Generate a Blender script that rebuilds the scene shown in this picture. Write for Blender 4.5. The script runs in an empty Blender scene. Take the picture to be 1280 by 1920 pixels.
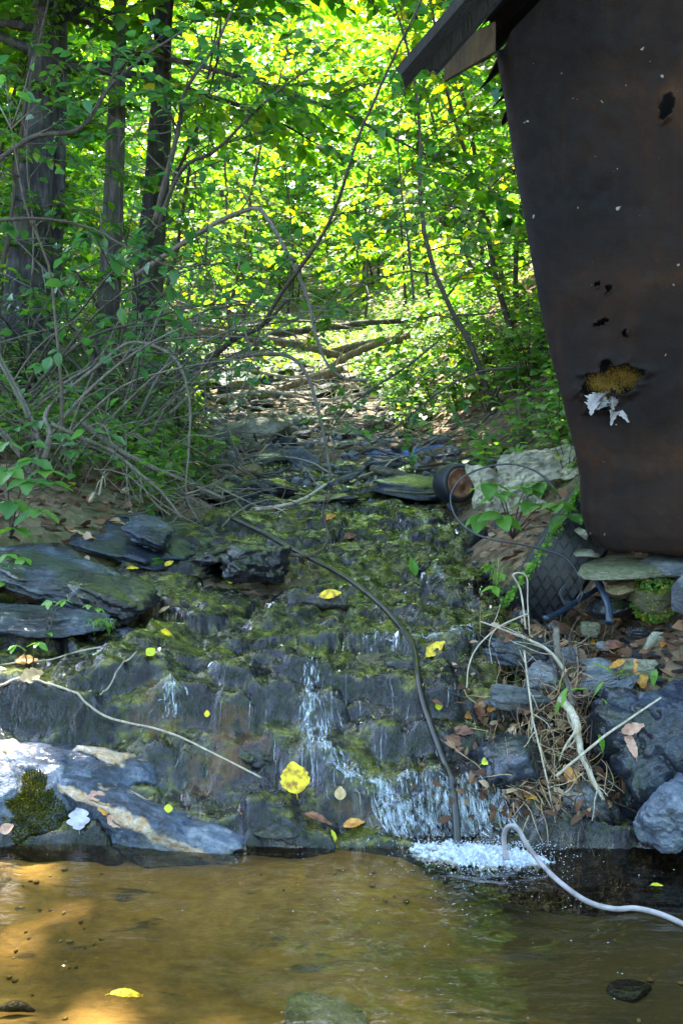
import bpy, math, random
import numpy as np
from mathutils import Vector, Matrix
R = math.radians
scene = bpy.context.scene
COL = scene.collection

# ------------------------------------------------------------------ camera, sky, sun, exposure
CAM_H, PITCH, FPX = 1.2, R(6.9), 2133.0
cam = bpy.data.cameras.new('camera'); camo = bpy.data.objects.new('camera', cam); COL.objects.link(camo)
cam.sensor_fit = 'VERTICAL'; cam.sensor_height = 36; cam.sensor_width = 24; cam.lens = 40
cam.clip_start = 0.05; cam.clip_end = 600
camo.location = (0, 0, CAM_H); camo.rotation_euler = (R(90) - PITCH, 0, 0)
scene.camera = camo
SUN_AZ, SUN_EL = R(-24), R(58)
w = bpy.data.worlds.new('World'); scene.world = w; w.use_nodes = True
wn = w.node_tree
sky = wn.nodes.new('ShaderNodeTexSky'); sky.sky_type = 'NISHITA'; sky.sun_disc = False
sky.sun_elevation = SUN_EL; sky.sun_rotation = SUN_AZ; sky.air_density = 1.0; sky.dust_density = 1.0
wn.links.new(sky.outputs[0], wn.nodes['Background'].inputs[0]); wn.nodes['Background'].inputs[1].default_value = 0.15
sl = bpy.data.lights.new('sun', 'SUN'); slo = bpy.data.objects.new('sun', sl); COL.objects.link(slo)
sl.energy = 3.6; sl.angle = R(0.53); sl.color = (1, .94, .82)
sd = Vector((math.sin(SUN_AZ) * math.cos(SUN_EL), math.cos(SUN_AZ) * math.cos(SUN_EL), math.sin(SUN_EL)))
slo.rotation_euler = sd.to_track_quat('Z', 'Y').to_euler(); slo.location = sd * 60
vs = scene.view_settings; vs.view_transform = 'Standard'; vs.look = 'None'; vs.exposure = 3.62; vs.gamma = 1; vs.use_curve_mapping = False
cy = scene.cycles
cy.use_denoising = True; cy.max_bounces = 8; cy.diffuse_bounces = 3; cy.glossy_bounces = 3
cy.transmission_bounces = 5; cy.transparent_max_bounces = 8; cy.caustics_reflective = False; cy.caustics_refractive = False
cy.sample_clamp_indirect = 8

# ------------------------------------------------------------------ noise and mesh helpers
def _hash(ix, iy, iz, seed):
    h = (ix.astype(np.int64) * 374761393 + iy.astype(np.int64) * 668265263 + iz.astype(np.int64) * 2147483647 + seed * 1274126177) & 0xffffffff
    h = ((h ^ (h >> 13)) * 1274126177) & 0xffffffff
    h = (h ^ (h >> 16)) & 0xffffffff
    return h / 4294967295.0
def vnoise(x, y, z=None, seed=0):
    x = np.asarray(x, float); y = np.asarray(y, float); z = np.zeros_like(x) if z is None else np.asarray(z, float)
    ix, iy, iz = np.floor(x), np.floor(y), np.floor(z)
    f = lambda t: t * t * t * (t * (t * 6 - 15) + 10)
    u, v, q = f(x - ix), f(y - iy), f(z - iz)
    r = 0
    for dx in (0, 1):
        for dy in (0, 1):
            for dz in (0, 1):
                r = r + _hash(ix + dx, iy + dy, iz + dz, seed) * (u if dx else 1 - u) * (v if dy else 1 - v) * (q if dz else 1 - q)
    return r * 2 - 1
def fbm(x, y, z=None, octv=4, seed=0):
    r = 0; a = 1; t = 0
    for o in range(octv):
        k = 2.03 ** o
        r = r + a * vnoise(np.asarray(x) * k, np.asarray(y) * k, None if z is None else np.asarray(z) * k, seed + o * 17); t += a; a *= .5
    return r / t
def sstep(a, b, x):
    t = np.clip((x - a) / (b - a), 0, 1); return t * t * (3 - 2 * t)

class Geo:
    def __init__(s): s.v = []; s.q = []; s.t = []; s.r = []; s.n = 0
    def add(s, v, quads=None, tris=None, rnd=None):
        v = np.asarray(v, float).reshape(-1, 3)
        if quads is not None and len(quads): s.q.append(np.asarray(quads, int) + s.n)
        if tris is not None and len(tris): s.t.append(np.asarray(tris, int) + s.n)
        s.v.append(v); s.r.append(np.zeros(len(v)) if rnd is None else np.broadcast_to(np.asarray(rnd, float), (len(v),))); s.n += len(v)
    def mesh(s, name, mat, smooth=True, attrs=None):
        v = np.concatenate(s.v); q = np.concatenate(s.q) if s.q else np.zeros((0, 4), int); t = np.concatenate(s.t) if s.t else np.zeros((0, 3), int)
        me = bpy.data.meshes.new(name)
        me.vertices.add(len(v)); me.vertices.foreach_set('co', v.astype(np.float32).ravel())
        nl = len(q) * 4 + len(t) * 3; me.loops.add(nl); me.polygons.add(len(q) + len(t))
        me.loops.foreach_set('vertex_index', np.concatenate([q.ravel(), t.ravel()]).astype(np.int32))
        st = np.concatenate([np.arange(len(q)) * 4, len(q) * 4 + np.arange(len(t)) * 3]).astype(np.int32)
        me.polygons.foreach_set('loop_start', st)
        me.polygons.foreach_set('use_smooth', np.full(len(q) + len(t), smooth))
        a = me.attributes.new('rnd', 'FLOAT', 'POINT'); a.data.foreach_set('value', np.concatenate(s.r).astype(np.float32))
        for k, val in (attrs or {}).items():
            a = me.attributes.new(k, 'FLOAT', 'POINT'); a.data.foreach_set('value', np.asarray(val, np.float32).ravel())
        me.update(calc_edges=True)
        if mat: me.materials.append(mat)
        return me
KIDS = {}
def link(name, data, parent=None, loc=None):
    o = bpy.data.objects.new(name, data); COL.objects.link(o)
    if parent is not None: o.parent = parent; KIDS.setdefault(parent.name, []).append(o)
    if loc is not None: o.location = loc
    return o
def tag(o, label=None, cat=None, group=None, kind=None):
    if label: o['label'] = label
    if cat: o['category'] = cat
    if group: o['group'] = group
    if kind: o['kind'] = kind
    return o
def thing(name, label, cat, loc=(0, 0, 0), group=None):
    return tag(link(name, None, None, loc), label, cat, group)
def copy_tree(o, parent=None):
    c = o.copy(); COL.objects.link(c); c.parent = parent
    for ch in KIDS.get(o.name, ()): copy_tree(ch, c)
    return c
def norm(a): return a / (np.linalg.norm(a, axis=-1, keepdims=True) + 1e-9)

def smooth_path(pts, n):
    pts = np.asarray(pts, float); m = len(pts)
    if m < 3: 
        t = np.linspace(0, 1, n)[:, None]; return pts[0] * (1 - t) + pts[-1] * t
    ext = np.vstack([2 * pts[0] - pts[1], pts, 2 * pts[-1] - pts[-2]])
    t = np.linspace(0, m - 1 - 1e-6, n); i = t.astype(int); f = (t - i)[:, None]
    p0, p1, p2, p3 = ext[i], ext[i + 1], ext[i + 2], ext[i + 3]
    return .5 * (2 * p1 + (p2 - p0) * f + (2 * p0 - 5 * p1 + 4 * p2 - p3) * f ** 2 + (3 * p1 - p0 - 3 * p2 + p3) * f ** 3)
def tube(geo, pts, rad, seg=6, rough=0, seed=0, cap=True, freq=6.0):
    pts = np.asarray(pts, float); n = len(pts); rad = np.broadcast_to(np.asarray(rad, float), (n,))
    tan = norm(np.gradient(pts, axis=0)); ref = np.array([0.13, .31, .94]) if abs(tan[0][2]) < .85 else np.array([1., .2, .1])
    s = norm(np.cross(tan, ref)); b = np.cross(tan, s)
    an = np.linspace(0, 2 * math.pi, seg, endpoint=False)
    dirs = s[:, None] * np.cos(an)[None, :, None] + b[:, None] * np.sin(an)[None, :, None]
    rr = np.repeat(rad[:, None], seg, 1)
    if rough:
        ln = np.concatenate([[0], np.cumsum(np.linalg.norm(np.diff(pts, axis=0), axis=1))])
        L = np.repeat(ln[:, None], seg, 1); A = np.repeat(an[None], n, 0)
        rr = rr * (1 + rough * fbm(np.cos(A) * freq * .35, np.sin(A) * freq * .35, L * freq * .25 / max(rad.max(), .01) * .05 * 4, 3, seed))
    v = pts[:, None] + dirs * rr[..., None]
    i = np.arange(n - 1)[:, None] * seg; j = np.arange(seg)[None]; k = (j + 1) % seg
    q = np.stack([i + j, i + k, i + seg + k, i + seg + j], -1).reshape(-1, 4)
    v = v.reshape(-1, 3); tr = []
    if cap:
        v = np.vstack([v, pts[0], pts[-1]]); c0, c1 = n * seg, n * seg + 1
        for jj in range(seg):
            tr.append((c0, (jj + 1) % seg, jj)); tr.append((c1, (n - 1) * seg + jj, (n - 1) * seg + (jj + 1) % seg))
    geo.add(v, q, tr)

LT = np.array([(0, 0, 0), (.28, -.40, .06), (.28, .40, .06), (.66, -.36, .03), (.66, .36, .03), (1, 0, -.12)])
LTT = np.array([(0, 2, 1), (1, 2, 4), (1, 4, 3), (3, 4, 5)])
def leaf_cards(geo, pos, axis, up, size, rnd, wid=.75):
    a = norm(axis); n = norm(up - a * (a * up).sum(-1, keepdims=True)); s = np.cross(a, n)
    N = len(pos); size = np.broadcast_to(size, (N,))
    v = pos[:, None] + size[:, None, None] * (a[:, None] * LT[None, :, 0:1] + s[:, None] * LT[None, :, 1:2] * wid + n[:, None] * LT[None, :, 2:3])
    t = (np.arange(N)[:, None, None] * 6 + LTT[None]).reshape(-1, 3)
    geo.add(v.reshape(-1, 3), None, t, np.repeat(rnd, 6))
def leaf_mesh(name, mat, L=1.0, W=.62, fold=.12, curl=.15, teeth=.05, nu=11, stalk=.25, lobes=0, seed=0, round_=1.0, thick=0):
    """one detailed leaf lying along +Y from the origin, blade up +Z, midrib folded"""
    rg = np.random.default_rng(seed); g = Geo(); u = np.linspace(0, 1, nu)
    wdt = (np.sin(np.pi * u ** (.8 * round_)) ** .75) * W * .5
    wdt[0] = wdt[-1] = .004
    wdt = wdt * (1 + teeth * (np.arange(nu) % 2 * 2 - 1)) * (1 + lobes * np.cos(u * math.pi * 6))
    bend = -curl * u ** 2; rows = []
    for sgn in (-1, -.5, 0, .5, 1):
        wob = .03 * rg.standard_normal(nu) * abs(sgn)
        rows.append(np.stack([wdt * sgn, u * L, bend * L + fold * abs(sgn) * wdt * 2 + wob * W], -1))
    V = np.stack(rows, 1); q = []
    for i in range(nu - 1):
        for j in range(4): q.append((i * 5 + j, i * 5 + j + 1, (i + 1) * 5 + j + 1, (i + 1) * 5 + j))
    V = V.reshape(-1, 3)
    g.add(V, q, None, np.repeat(rg.random(), len(V)))
    if stalk:
        tube(g, np.array([(0, -stalk * L, -.06 * L), (0, -stalk * L * .5, -.015 * L), (0, .02, 0)]), .012 * L, 4)
    return g.mesh(name, mat)

# ------------------------------------------------------------------ picture geometry (where a sight line meets the place)
ct, st_ = math.cos(PITCH), math.sin(PITCH)
def ray(px, py):
    xr, yr = (px - 640) / FPX, (960 - py) / FPX
    return np.array([xr, ct + yr * st_, -st_ + yr * ct])
def P(px, py, d):
    r = ray(px, py); return np.array([0, 0, CAM_H]) + r * (d / r[1])

# terrain -------------------------------------------------------------------------------------
PY = np.array([-30, 1.0, 2.5, 2.70, 2.78, 2.9, 3.0, 3.1, 3.2, 3.3, 3.55, 4.2, 4.6, 5.2, 6.0, 6.8, 8.5, 11, 13.5, 18, 25, 40, 60, 120])
PZ = np.array([-.3, -.22, -.16, -.06, .01, .075, .115, .165, .25, .345, .37, .42, .47, .525, .59, .635, .81, 1.0, 1.2, 1.62, 2.35, 4.4, 7.5, 18])
XRY = np.array([0, 2.7, 3.0, 3.6, 4.2, 5, 6.5, 8, 11, 14, 20, 40]); XRX = np.array([3.4, 1.5, .6, .66, .62, .62, .60, .35, .1, .15, .1, 0])
XLY = np.array([0, 2.7, 3.0, 4.2, 5, 6, 7, 9, 13, 18, 40]); XLX = np.array([-3.4, -2.2, -1.15, -1.0, -.78, -.7, -.74, -1.05, -1.6, -2.4, -3])
def base_h(x, y):
    z = np.interp(y, PY, PZ)
    xr = np.interp(y, XRY, XRX); xl = np.interp(y, XLY, XLX)
    dr = np.maximum(0, x - xr); dl = np.maximum(0, xl - x)
    steep = sstep(3.6, 6.5, y)
    right = (.16 + .12 * steep) * dr + np.maximum(0, dr - .35) * (.05 + .52 * steep); right = 7 * np.tanh(right / 7)
    left = (.30 + .08 * steep) * dl; left = 3.2 * np.tanh(left / 3.2)
    return z + right + left
def rock_mask(x, y):
    xr = np.interp(y, XRY, XRX); xl = np.interp(y, XLY, XLX)
    n = .14 * fbm(x * 2.3, y * 2.3, None, 3, 5)
    ext = .55 * (1 - sstep(3.4, 5.0, y))
    m = sstep(-.12, .10, x - xl + ext + n) * sstep(-.1, .08, xr - x + n + .1 * ext) * (1 - sstep(6.9, 7.4, y + n))
    return m
def cells(x, y, sc, seed):
    """random height and tilt of the joint block each point belongs to, and how near its joint is"""
    X, Y = x * sc, y * sc; ix, iy = np.floor(X), np.floor(Y); b1 = np.full(X.shape, 99.); b2 = b1.copy(); h = np.zeros(X.shape)
    for dx in (-1, 0, 1):
        for dy in (-1, 0, 1):
            cx, cy_ = ix + dx, iy + dy; z0 = np.zeros_like(cx)
            jx = cx + _hash(cx, cy_, z0, seed); jy = cy_ + _hash(cx, cy_, z0, seed + 1); d = np.hypot(X - jx, Y - jy)
            hh = _hash(cx, cy_, z0, seed + 2) - .5 + (X - jx) * (_hash(cx, cy_, z0, seed + 3) - .5) * .9 + (Y - jy) * (_hash(cx, cy_, z0, seed + 4) - .5) * .9
            m = d < b1; b2 = np.where(m, b1, np.minimum(b2, d)); h = np.where(m, hh, h); b1 = np.where(m, d, b1)
    return h, b2 - b1
def rock_h(x, y, fine=True):
    yw = y + .17 * fbm(x * 1.7, y * 1.2, None, 3, 11) + .05 * fbm(x * 6, y * 5, None, 2, 12)
    near = sstep(2.72, 2.86, yw)
    z = base_h(x, yw)
    # bedding ledges: the rock breaks in steps a few centimetres high
    zb = z; tilt = .12 * x + .11 * fbm(x * 2.3, y * 1.9, None, 3, 13)
    for sz, amt in ((.105, .62), (.037, .45)):
        k = (z + tilt) / sz; fl = np.floor(k); fr = k - fl
        zt = (fl + sstep(.60, 1.0, fr) * .94 + fr * .06) * sz - tilt * .6
        z = z + (zt - (z + tilt * .4)) * amt * near
    z = z + near * (.030 * fbm(x * 3.1, y * 2.6, None, 3, 14))
    rid = 1 - np.abs(fbm(x * 9, y * 5.5, None, 3, 15)); z = z + near * .022 * (rid - .7)
    ch, cd = cells(x + .05 * fbm(x * 5, y * 5, None, 2, 18), y * 1.15 + .05 * fbm(x * 5, y * 5, None, 2, 19), 3.6, 40)
    z = z + near * (.062 * ch - .016 * (1 - sstep(.0, .09, cd)))
    ch, cd = cells(x + .03 * fbm(x * 9, y * 9, None, 2, 28), y * 1.3, 9.5, 50)
    z = z + near * (.022 * ch - .006 * (1 - sstep(.0, .12, cd)))
    z = z - .28 * sstep(2.80, 2.70, y)
    if fine:
        z = z + near * (.011 * fbm(x * 24, y * 14, None, 2, 16) + .007 * fbm(x * 70, y * 28, None, 2, 17))
    return z
def ground_h(x, y):
    h = base_h(x, y) + .05 * fbm(x * 1.1, y * 1.1, None, 4, 3) + .02 * fbm(x * 6, y * 6, None, 2, 4)
    h = h + sstep(14, 40, y) * 1.2 * fbm(x * .12, y * .12, None, 3, 8)
    pool = sstep(2.95, 2.7, y)
    h = h - pool * .25 - .20 * np.exp(-(((x - .80) / .22) ** 2 + ((y - 3.78) / .26) ** 2))
    return h
def surf_exact(x, y):
    m = rock_mask(x, y)
    return np.maximum(rock_h(x, y, False) - .16 * (1 - m), ground_h(x, y) - .09 * m)
_gx = np.arange(-3.2, 3.2, .016); _gy = np.arange(1.0, 15.0, .016)
_A, _B = np.meshgrid(_gx, _gy[_gy < 7.7]); _C, _D = np.meshgrid(_gx, _gy[_gy >= 7.7])
_HM = np.vstack([surf_exact(_A, _B), ground_h(_C, _D)])
def surf(x, y):
    """height of the place, read from a table where it is tabulated"""
    x = np.asarray(x, float); y = np.asarray(y, float); u = (x + 3.2) / .016; v = (y - 1.0) / .016
    inside = (u > 0) & (u < len(_gx) - 2) & (v > 0) & (v < len(_gy) - 2); i = np.clip(u.astype(int), 0, len(_gx) - 2); j = np.clip(v.astype(int), 0, len(_gy) - 2); a, b = u - i, v - j
    h = (_HM[j, i] * (1 - a) + _HM[j, i + 1] * a) * (1 - b) + (_HM[j + 1, i] * (1 - a) + _HM[j + 1, i + 1] * a) * b
    return h if inside.all() else np.where(inside, h, ground_h(x, y))
def surf1(x, y): return float(surf(np.array([x]), np.array([y]))[0])
YS = np.concatenate([np.arange(1.2, 8, .05), np.arange(8, 40, .4)])
def G(px, py, water=True):
    r = ray(px, py)
    def first(ys):
        t = ys / r[1]; x = r[0] * t; z = CAM_H + r[2] * t; s = surf(x, ys)
        if water: s = np.maximum(s, np.where(ys < 2.78, 0.0, -9))
        i = int(np.argmax(s >= z)) if (s >= z).any() else len(ys) - 1
        return i, np.array([x[i], ys[i], z[i]])
    i, p = first(YS); i, p = first(np.linspace(YS[max(i - 1, 0)], YS[i], 14)); return p

# ------------------------------------------------------------------ materials
class NT:
    def __init__(s, name):
        s.m = bpy.data.materials.new(name); s.m.use_nodes = True; s.t = s.m.node_tree; s.t.nodes.clear()
        s.out = s.t.nodes.new('ShaderNodeOutputMaterial')
    def n(s, typ, props=None, **inp):
        nd = s.t.nodes.new('ShaderNode' + typ)
        for k, v in (props or {}).items(): setattr(nd, k, v)
        for k, v in inp.items():
            key = k.replace('_', ' ') if not k.startswith('i') or not k[1:].isdigit() else int(k[1:])
            s.set(nd.inputs[key], v)
        return nd
    def set(s, sock, v):
        if isinstance(v, bpy.types.NodeSocket): s.t.links.new(v, sock)
        elif isinstance(v, bpy.types.Node): s.t.links.new(v.outputs[0], sock)
        else:
            if isinstance(v, tuple) and len(v) == 3 and sock.type == 'RGBA': v = (*v, 1)
            sock.default_value = v
    def coord(s, scale=(1, 1, 1), kind='Object', rand=True):
        tc = s.n('TexCoord'); mp = s.n('Mapping'); s.set(mp.inputs[0], tc.outputs[kind]); mp.inputs[3].default_value = scale
        if rand:
            oi = s.n('ObjectInfo'); mu = s.n('Math', {'operation': 'MULTIPLY'}, i0=oi.outputs['Random'], i1=37.0)
            s.set(mp.inputs[1], mu)
        return mp
    def noise(s, vec, scale, detail=4, rough=.55, dist=0):
        return s.n('TexNoise', None, Vector=vec, Scale=scale, Detail=detail, Roughness=rough, Distortion=dist).outputs[0]
    def ramp(s, fac, stops, interp='LINEAR'):
        r = s.n('ValToRGB'); s.set(r.inputs[0], fac); cr = r.color_ramp; cr.interpolation = interp
        while len(cr.elements) < len(stops): cr.elements.new(.5)
        for e, (p, c) in zip(cr.elements, stops):
            e.position = p; e.color = (*c, 1) if isinstance(c, tuple) else (c, c, c, 1)
        return r.outputs[0]
    def mix(s, fac, a, b, mode='MIX'):
        m = s.n('MixRGB', {'blend_type': mode}); s.set(m.inputs[0], fac); s.set(m.inputs[1], a); s.set(m.inputs[2], b); return m.outputs[0]
    def math(s, op, a, b=0.0, clamp=False):
        m = s.n('Math', {'operation': op, 'use_clamp': clamp}); s.set(m.inputs[0], a); s.set(m.inputs[1], b); return m.outputs[0]
    def bump(s, h, strength=.5, dist=.01, nrm=None):
        b = s.n('Bump', None, Height=h, Strength=strength, Distance=dist)
        if nrm is not None: s.set(b.inputs['Normal'], nrm)
        return b.outputs[0]
    def upz(s):
        g = s.n('NewGeometry'); x = s.n('SeparateXYZ'); s.set(x.inputs[0], g.outputs['Normal']); return x.outputs[2]
    def attr(s, nm): return s.n('Attribute', {'attribute_name': nm}).outputs['Fac']
    def pbr(s, col, rough=.6, nrm=None, coat=0, coat_r=.08, coat_n=None, spec=.5, metal=0):
        p = s.n('BsdfPrincipled'); s.set(p.inputs['Base Color'], col); s.set(p.inputs['Roughness'], rough)
        p.inputs['Specular IOR Level'].default_value = spec; s.set(p.inputs['Metallic'], metal)
        if nrm is not None: s.set(p.inputs['Normal'], nrm)
        if coat: 
            s.set(p.inputs['Coat Weight'], coat); p.inputs['Coat Roughness'].default_value = coat_r; p.inputs['Coat IOR'].default_value = 1.34
            if coat_n is not None: s.set(p.inputs['Coat Normal'], coat_n)
        return p
    def done(s, sh): s.set(s.out.inputs[0], sh); return s.m

def leaf_mat(name, stops, tr, trans=.45, rough=.42, spec=.45):
    n = NT(name); rn = n.attr('rnd'); oi = n.n('ObjectInfo')
    f = n.math('ADD', rn, n.math('MULTIPLY', n.math('SUBTRACT', oi.outputs['Random'], .5), .35))
    c = n.ramp(f, stops)
    ct_ = n.mix(1.0, c, tr, 'MULTIPLY'); hs = n.n('HueSaturation', None, Hue=.494, Saturation=1.08, Value=1.0, Color=ct_)
    p = n.pbr(c, rough, None, spec=spec); t = n.n('BsdfTranslucent', None, Color=hs.outputs[0])
    m = n.n('MixShader', None, i0=trans, i1=p.outputs[0], i2=t.outputs[0])
    return n.done(m.outputs[0])
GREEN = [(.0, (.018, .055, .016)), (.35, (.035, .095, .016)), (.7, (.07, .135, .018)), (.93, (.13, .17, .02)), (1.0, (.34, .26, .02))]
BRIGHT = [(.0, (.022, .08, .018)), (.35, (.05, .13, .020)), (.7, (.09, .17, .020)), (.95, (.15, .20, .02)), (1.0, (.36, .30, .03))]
M = {}
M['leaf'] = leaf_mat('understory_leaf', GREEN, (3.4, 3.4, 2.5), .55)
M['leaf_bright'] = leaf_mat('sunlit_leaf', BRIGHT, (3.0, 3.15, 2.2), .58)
M['leaf_near'] = leaf_mat('near_leaf', [(0, (.03, .10, .035)), (.5, (.055, .15, .035)), (1, (.09, .20, .03))], (2.6, 2.5, 2.0), .4, .38, .5)
M['sprout'] = leaf_mat('sprout_leaf', [(0, (.07, .20, .02)), (1, (.14, .28, .03))], (2.4, 2.4, 2), .4)
M['herb'] = leaf_mat('herb_leaf', [(0, (.045, .11, .025)), (.5, (.075, .17, .035)), (.9, (.13, .22, .03)), (1, (.25, .25, .03))], (2.8, 2.7, 2), .45)
def dead_leaf(name, c1, c2, c3, rough=.5):
    n = NT(name); v = n.coord(); a = n.noise(v, 55, 3); f = n.ramp(a, [(.35, c1), (.55, c2), (.72, c3)])
    p = n.pbr(f, rough, n.bump(n.noise(v, 120, 2), .3, .002)); t = n.n('BsdfTranslucent'); n.set(t.inputs[0], f)
    return n.done(n.n('MixShader', None, i0=.2, i1=p.outputs[0], i2=t.outputs[0]).outputs[0])
M['yellow_leaf'] = dead_leaf('yellow_leaf', (.30, .14, .01), (.72, .52, .012), (.82, .68, .03))
M['lime_leaf'] = dead_leaf('lime_leaf', (.35, .42, .02), (.6, .6, .02), (.7, .65, .05))
M['orange_leaf'] = dead_leaf('orange_leaf', (.28, .10, .015), (.5, .22, .03), (.6, .36, .06))
M['brown_leaf'] = dead_leaf('brown_leaf', (.06, .02, .010), (.15, .055, .022), (.26, .12, .06))
M['pink_leaf'] = dead_leaf('pink_leaf', (.35, .18, .13), (.48, .28, .2), (.6, .42, .34))
M['grey_leaf'] = dead_leaf('grey_leaf', (.32, .3, .36), (.45, .43, .5), (.58, .55, .6))
M['tan_leaf'] = dead_leaf('tan_leaf', (.30, .19, .08), (.45, .31, .15), (.6, .46, .26))

def bedrock():
    n = NT('wet_bedrock'); v = n.coord(rand=False); z = n.upz()
    a = n.noise(v, 3.2, 6); b = n.noise(v, 17, 5, .65)
    rock = n.ramp(n.mix(.45, a, b), [(.32, (.004, .004, .006)), (.48, (.011, .011, .014)), (.60, (.028, .028, .034)), (.74, (.09, .09, .10))])
    alg = n.math('MULTIPLY', n.ramp(z, [(.55, 0.0), (.85, 1.0)]), n.ramp(n.mix(.5, n.noise(v, 5.5, 5), n.noise(n.coord((1, 2.2, 1), rand=False), 26, 4)), [(.46, 0.0), (.58, 1.0)]))
    algc = n.ramp(b, [(.32, (.012, .018, .002)), (.48, (.07, .085, .008)), (.62, (.20, .20, .025)), (.75, (.38, .36, .09))])
    c = n.mix(n.math('MULTIPLY', alg, .92), rock, algc)
    st = n.ramp(n.noise(v, 2.2, 5, .6), [(.60, 0.0), (.66, 1.0), (.68, .0)]); c = n.mix(n.math('MULTIPLY', st, .4), c, (.20, .09, .02))
    stre = n.noise(n.coord((1, .7, .14), rand=False), 85, 3); gr = n.noise(v, 140, 3)
    h = n.math('ADD', n.math('MULTIPLY', stre, .8), n.math('MULTIPLY', gr, .5))
    nb = n.bump(h, 1.0, .016)
    wet = n.bump(n.noise(n.coord((1, .6, .22), rand=False), 80, 2, .5), 1.0, .0085, n.bump(n.noise(v, 22, 4, .65), 1.0, .022))
    p = n.pbr(c, .7, nb, .75, .05, wet, .06)
    return n.done(p.outputs[0])
M['bedrock'] = bedrock()
def rock_mat(name, stops, moss=0., mossc=((.02, .035, .006), (.07, .10, .012)), wet=0.0, scale=6, vein=None, rough=.65, ang=(1, 1, 1), moss_at=.55):
    n = NT(name); v = n.coord(ang); a = n.noise(v, scale, 6, .6, .3); b = n.noise(v, scale * 6, 4, .7)
    c = n.ramp(n.mix(.45, n.ramp(a, [(.34, .22), (.66, .78)]), b), stops)
    if vein:
        wv = n.noise(v, vein[1], 3, .5, .4)
        f = n.ramp(wv, [(.475, 0.), (.497, 1.), (.515, 1.), (.54, 0.)]); c = n.mix(n.math('MULTIPLY', f, vein[2]), c, n.mix(b, vein[0], (.62, .55, .45)))
    if moss:
        z = n.upz(); mk = n.math('MULTIPLY', n.ramp(z, [(.15, 0.), (.6, 1.)]), n.ramp(n.noise(v, scale * .7, 5), [(moss_at - .05, 0.), (moss_at + .03, 1.)]))
        c = n.mix(n.math('MULTIPLY', mk, moss), c, n.mix(n.ramp(n.noise(v, scale * 14, 3), [(.35, 0.), (.65, 1.)]), mossc[0], mossc[1]))
    h = n.math('ADD', n.noise(v, scale * 9, 5, .7), n.math('MULTIPLY', n.noise(v, scale * 2.4, 4), 2.0))
    nb = n.bump(h, 1.0, .028)
    return n.done(n.pbr(c, rough, nb, wet, .08, n.bump(n.noise(v, scale * 5, 3), 1.0, .010), .15).outputs[0])
SLATE = [(.32, (.005, .007, .012)), (.46, (.014, .020, .034)), (.6, (.040, .055, .085)), (.76, (.15, .18, .23))]
M['slate'] = rock_mat('wet_blue_slate', SLATE, .35, wet=1.0)
M['slate_dark'] = rock_mat('dark_wet_slate', [(.3, (.004, .0045, .006)), (.5, (.014, .015, .02)), (.7, (.05, .05, .06))], .5, wet=1.0)
M['slate_dry'] = rock_mat('dry_grey_slate', [(.3, (.055, .062, .075)), (.5, (.15, .165, .185)), (.7, (.32, .335, .35))], .2, wet=.25, ang=(1, 1, 3))
M['pale'] = rock_mat('pale_lichen_stone', [(.3, (.13, .125, .085)), (.5, (.24, .235, .17)), (.7, (.38, .375, .29))], .6, wet=0, moss_at=.52)
M['tan_stone'] = rock_mat('tan_stone', [(.3, (.15, .11, .055)), (.5, (.26, .2, .11)), (.7, (.38, .31, .2))], .3)
M['mossy'] = rock_mat('moss_covered_stone', [(.3, (.05, .05, .03)), (.6, (.12, .11, .06))], 1.0, ((.03, .035, .006), (.10, .12, .014)), moss_at=.35)
M['boulder'] = rock_mat('veined_boulder', [(.28, (.035, .045, .065)), (.45, (.10, .125, .165)), (.58, (.17, .20, .245)), (.75, (.33, .35, .37))], 0, wet=.8, scale=4, vein=((.50, .26, .08), 2.2, .9))
M['moss_cushion'] = rock_mat('moss_cushion', [(.3, (.015, .022, .004)), (.5, (.04, .052, .008)), (.7, (.09, .10, .012))], 0, scale=60, rough=.95)
M['green_moss'] = rock_mat('leafy_green_moss', [(.3, (.02, .07, .03)), (.5, (.05, .14, .06)), (.7, (.1, .22, .1))], 0, scale=60, rough=.95)
def bark(name, stops, moss=.3, sc=1.0, rough=.85):
    n = NT(name); v = n.coord((1, 1, .16)); a = n.noise(v, 28 * sc, 5, .65, .4); v2 = n.coord()
    c = n.ramp(n.mix(.3, a, n.noise(v2, 7 * sc, 4)), stops)
    mk = n.ramp(n.noise(v2, 5 * sc, 5), [(.54, 0.), (.62, 1.)]); c = n.mix(n.math('MULTIPLY', mk, moss), c, (.07, .09, .035))
    return n.done(n.pbr(c, rough, n.bump(a, 1.0, .03 / sc)).outputs[0])
M['bark'] = bark('rough_tree_bark', [(.36, (.005, .0045, .005)), (.5, (.020, .018, .018)), (.68, (.085, .08, .085))])
M['bark_pale'] = bark('pale_tree_bark', [(.34, (.018, .015, .012)), (.5, (.05, .044, .036)), (.68, (.13, .12, .105))])
M['twig'] = bark('thin_dark_bark', [(.3, (.018, .013, .009)), (.5, (.05, .036, .025)), (.7, (.11, .085, .06))], .2, 3)
M['twig_grey'] = bark('grey_dead_twig', [(.3, (.06, .05, .036)), (.5, (.12, .10, .076)), (.7, (.22, .195, .155))], .35, 3)
M['deadwood'] = bark('bleached_deadwood', [(.3, (.20, .17, .12)), (.5, (.36, .31, .23)), (.7, (.55, .49, .40))], .1, 3)
M['log'] = bark('mossy_log_bark', [(.3, (.05, .035, .02)), (.5, (.13, .10, .06)), (.7, (.25, .2, .13))], .8, 1.2)
M['log_brown'] = bark('brown_rotten_wood', [(.3, (.06, .04, .022)), (.5, (.16, .115, .07)), (.7, (.32, .25, .17))], .3, 1.5)
M['wet_wood'] = bark('black_wet_wood', [(.3, (.006, .006, .006)), (.5, (.014, .013, .012)), (.7, (.03, .028, .025))], .1, 2, .3)
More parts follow.
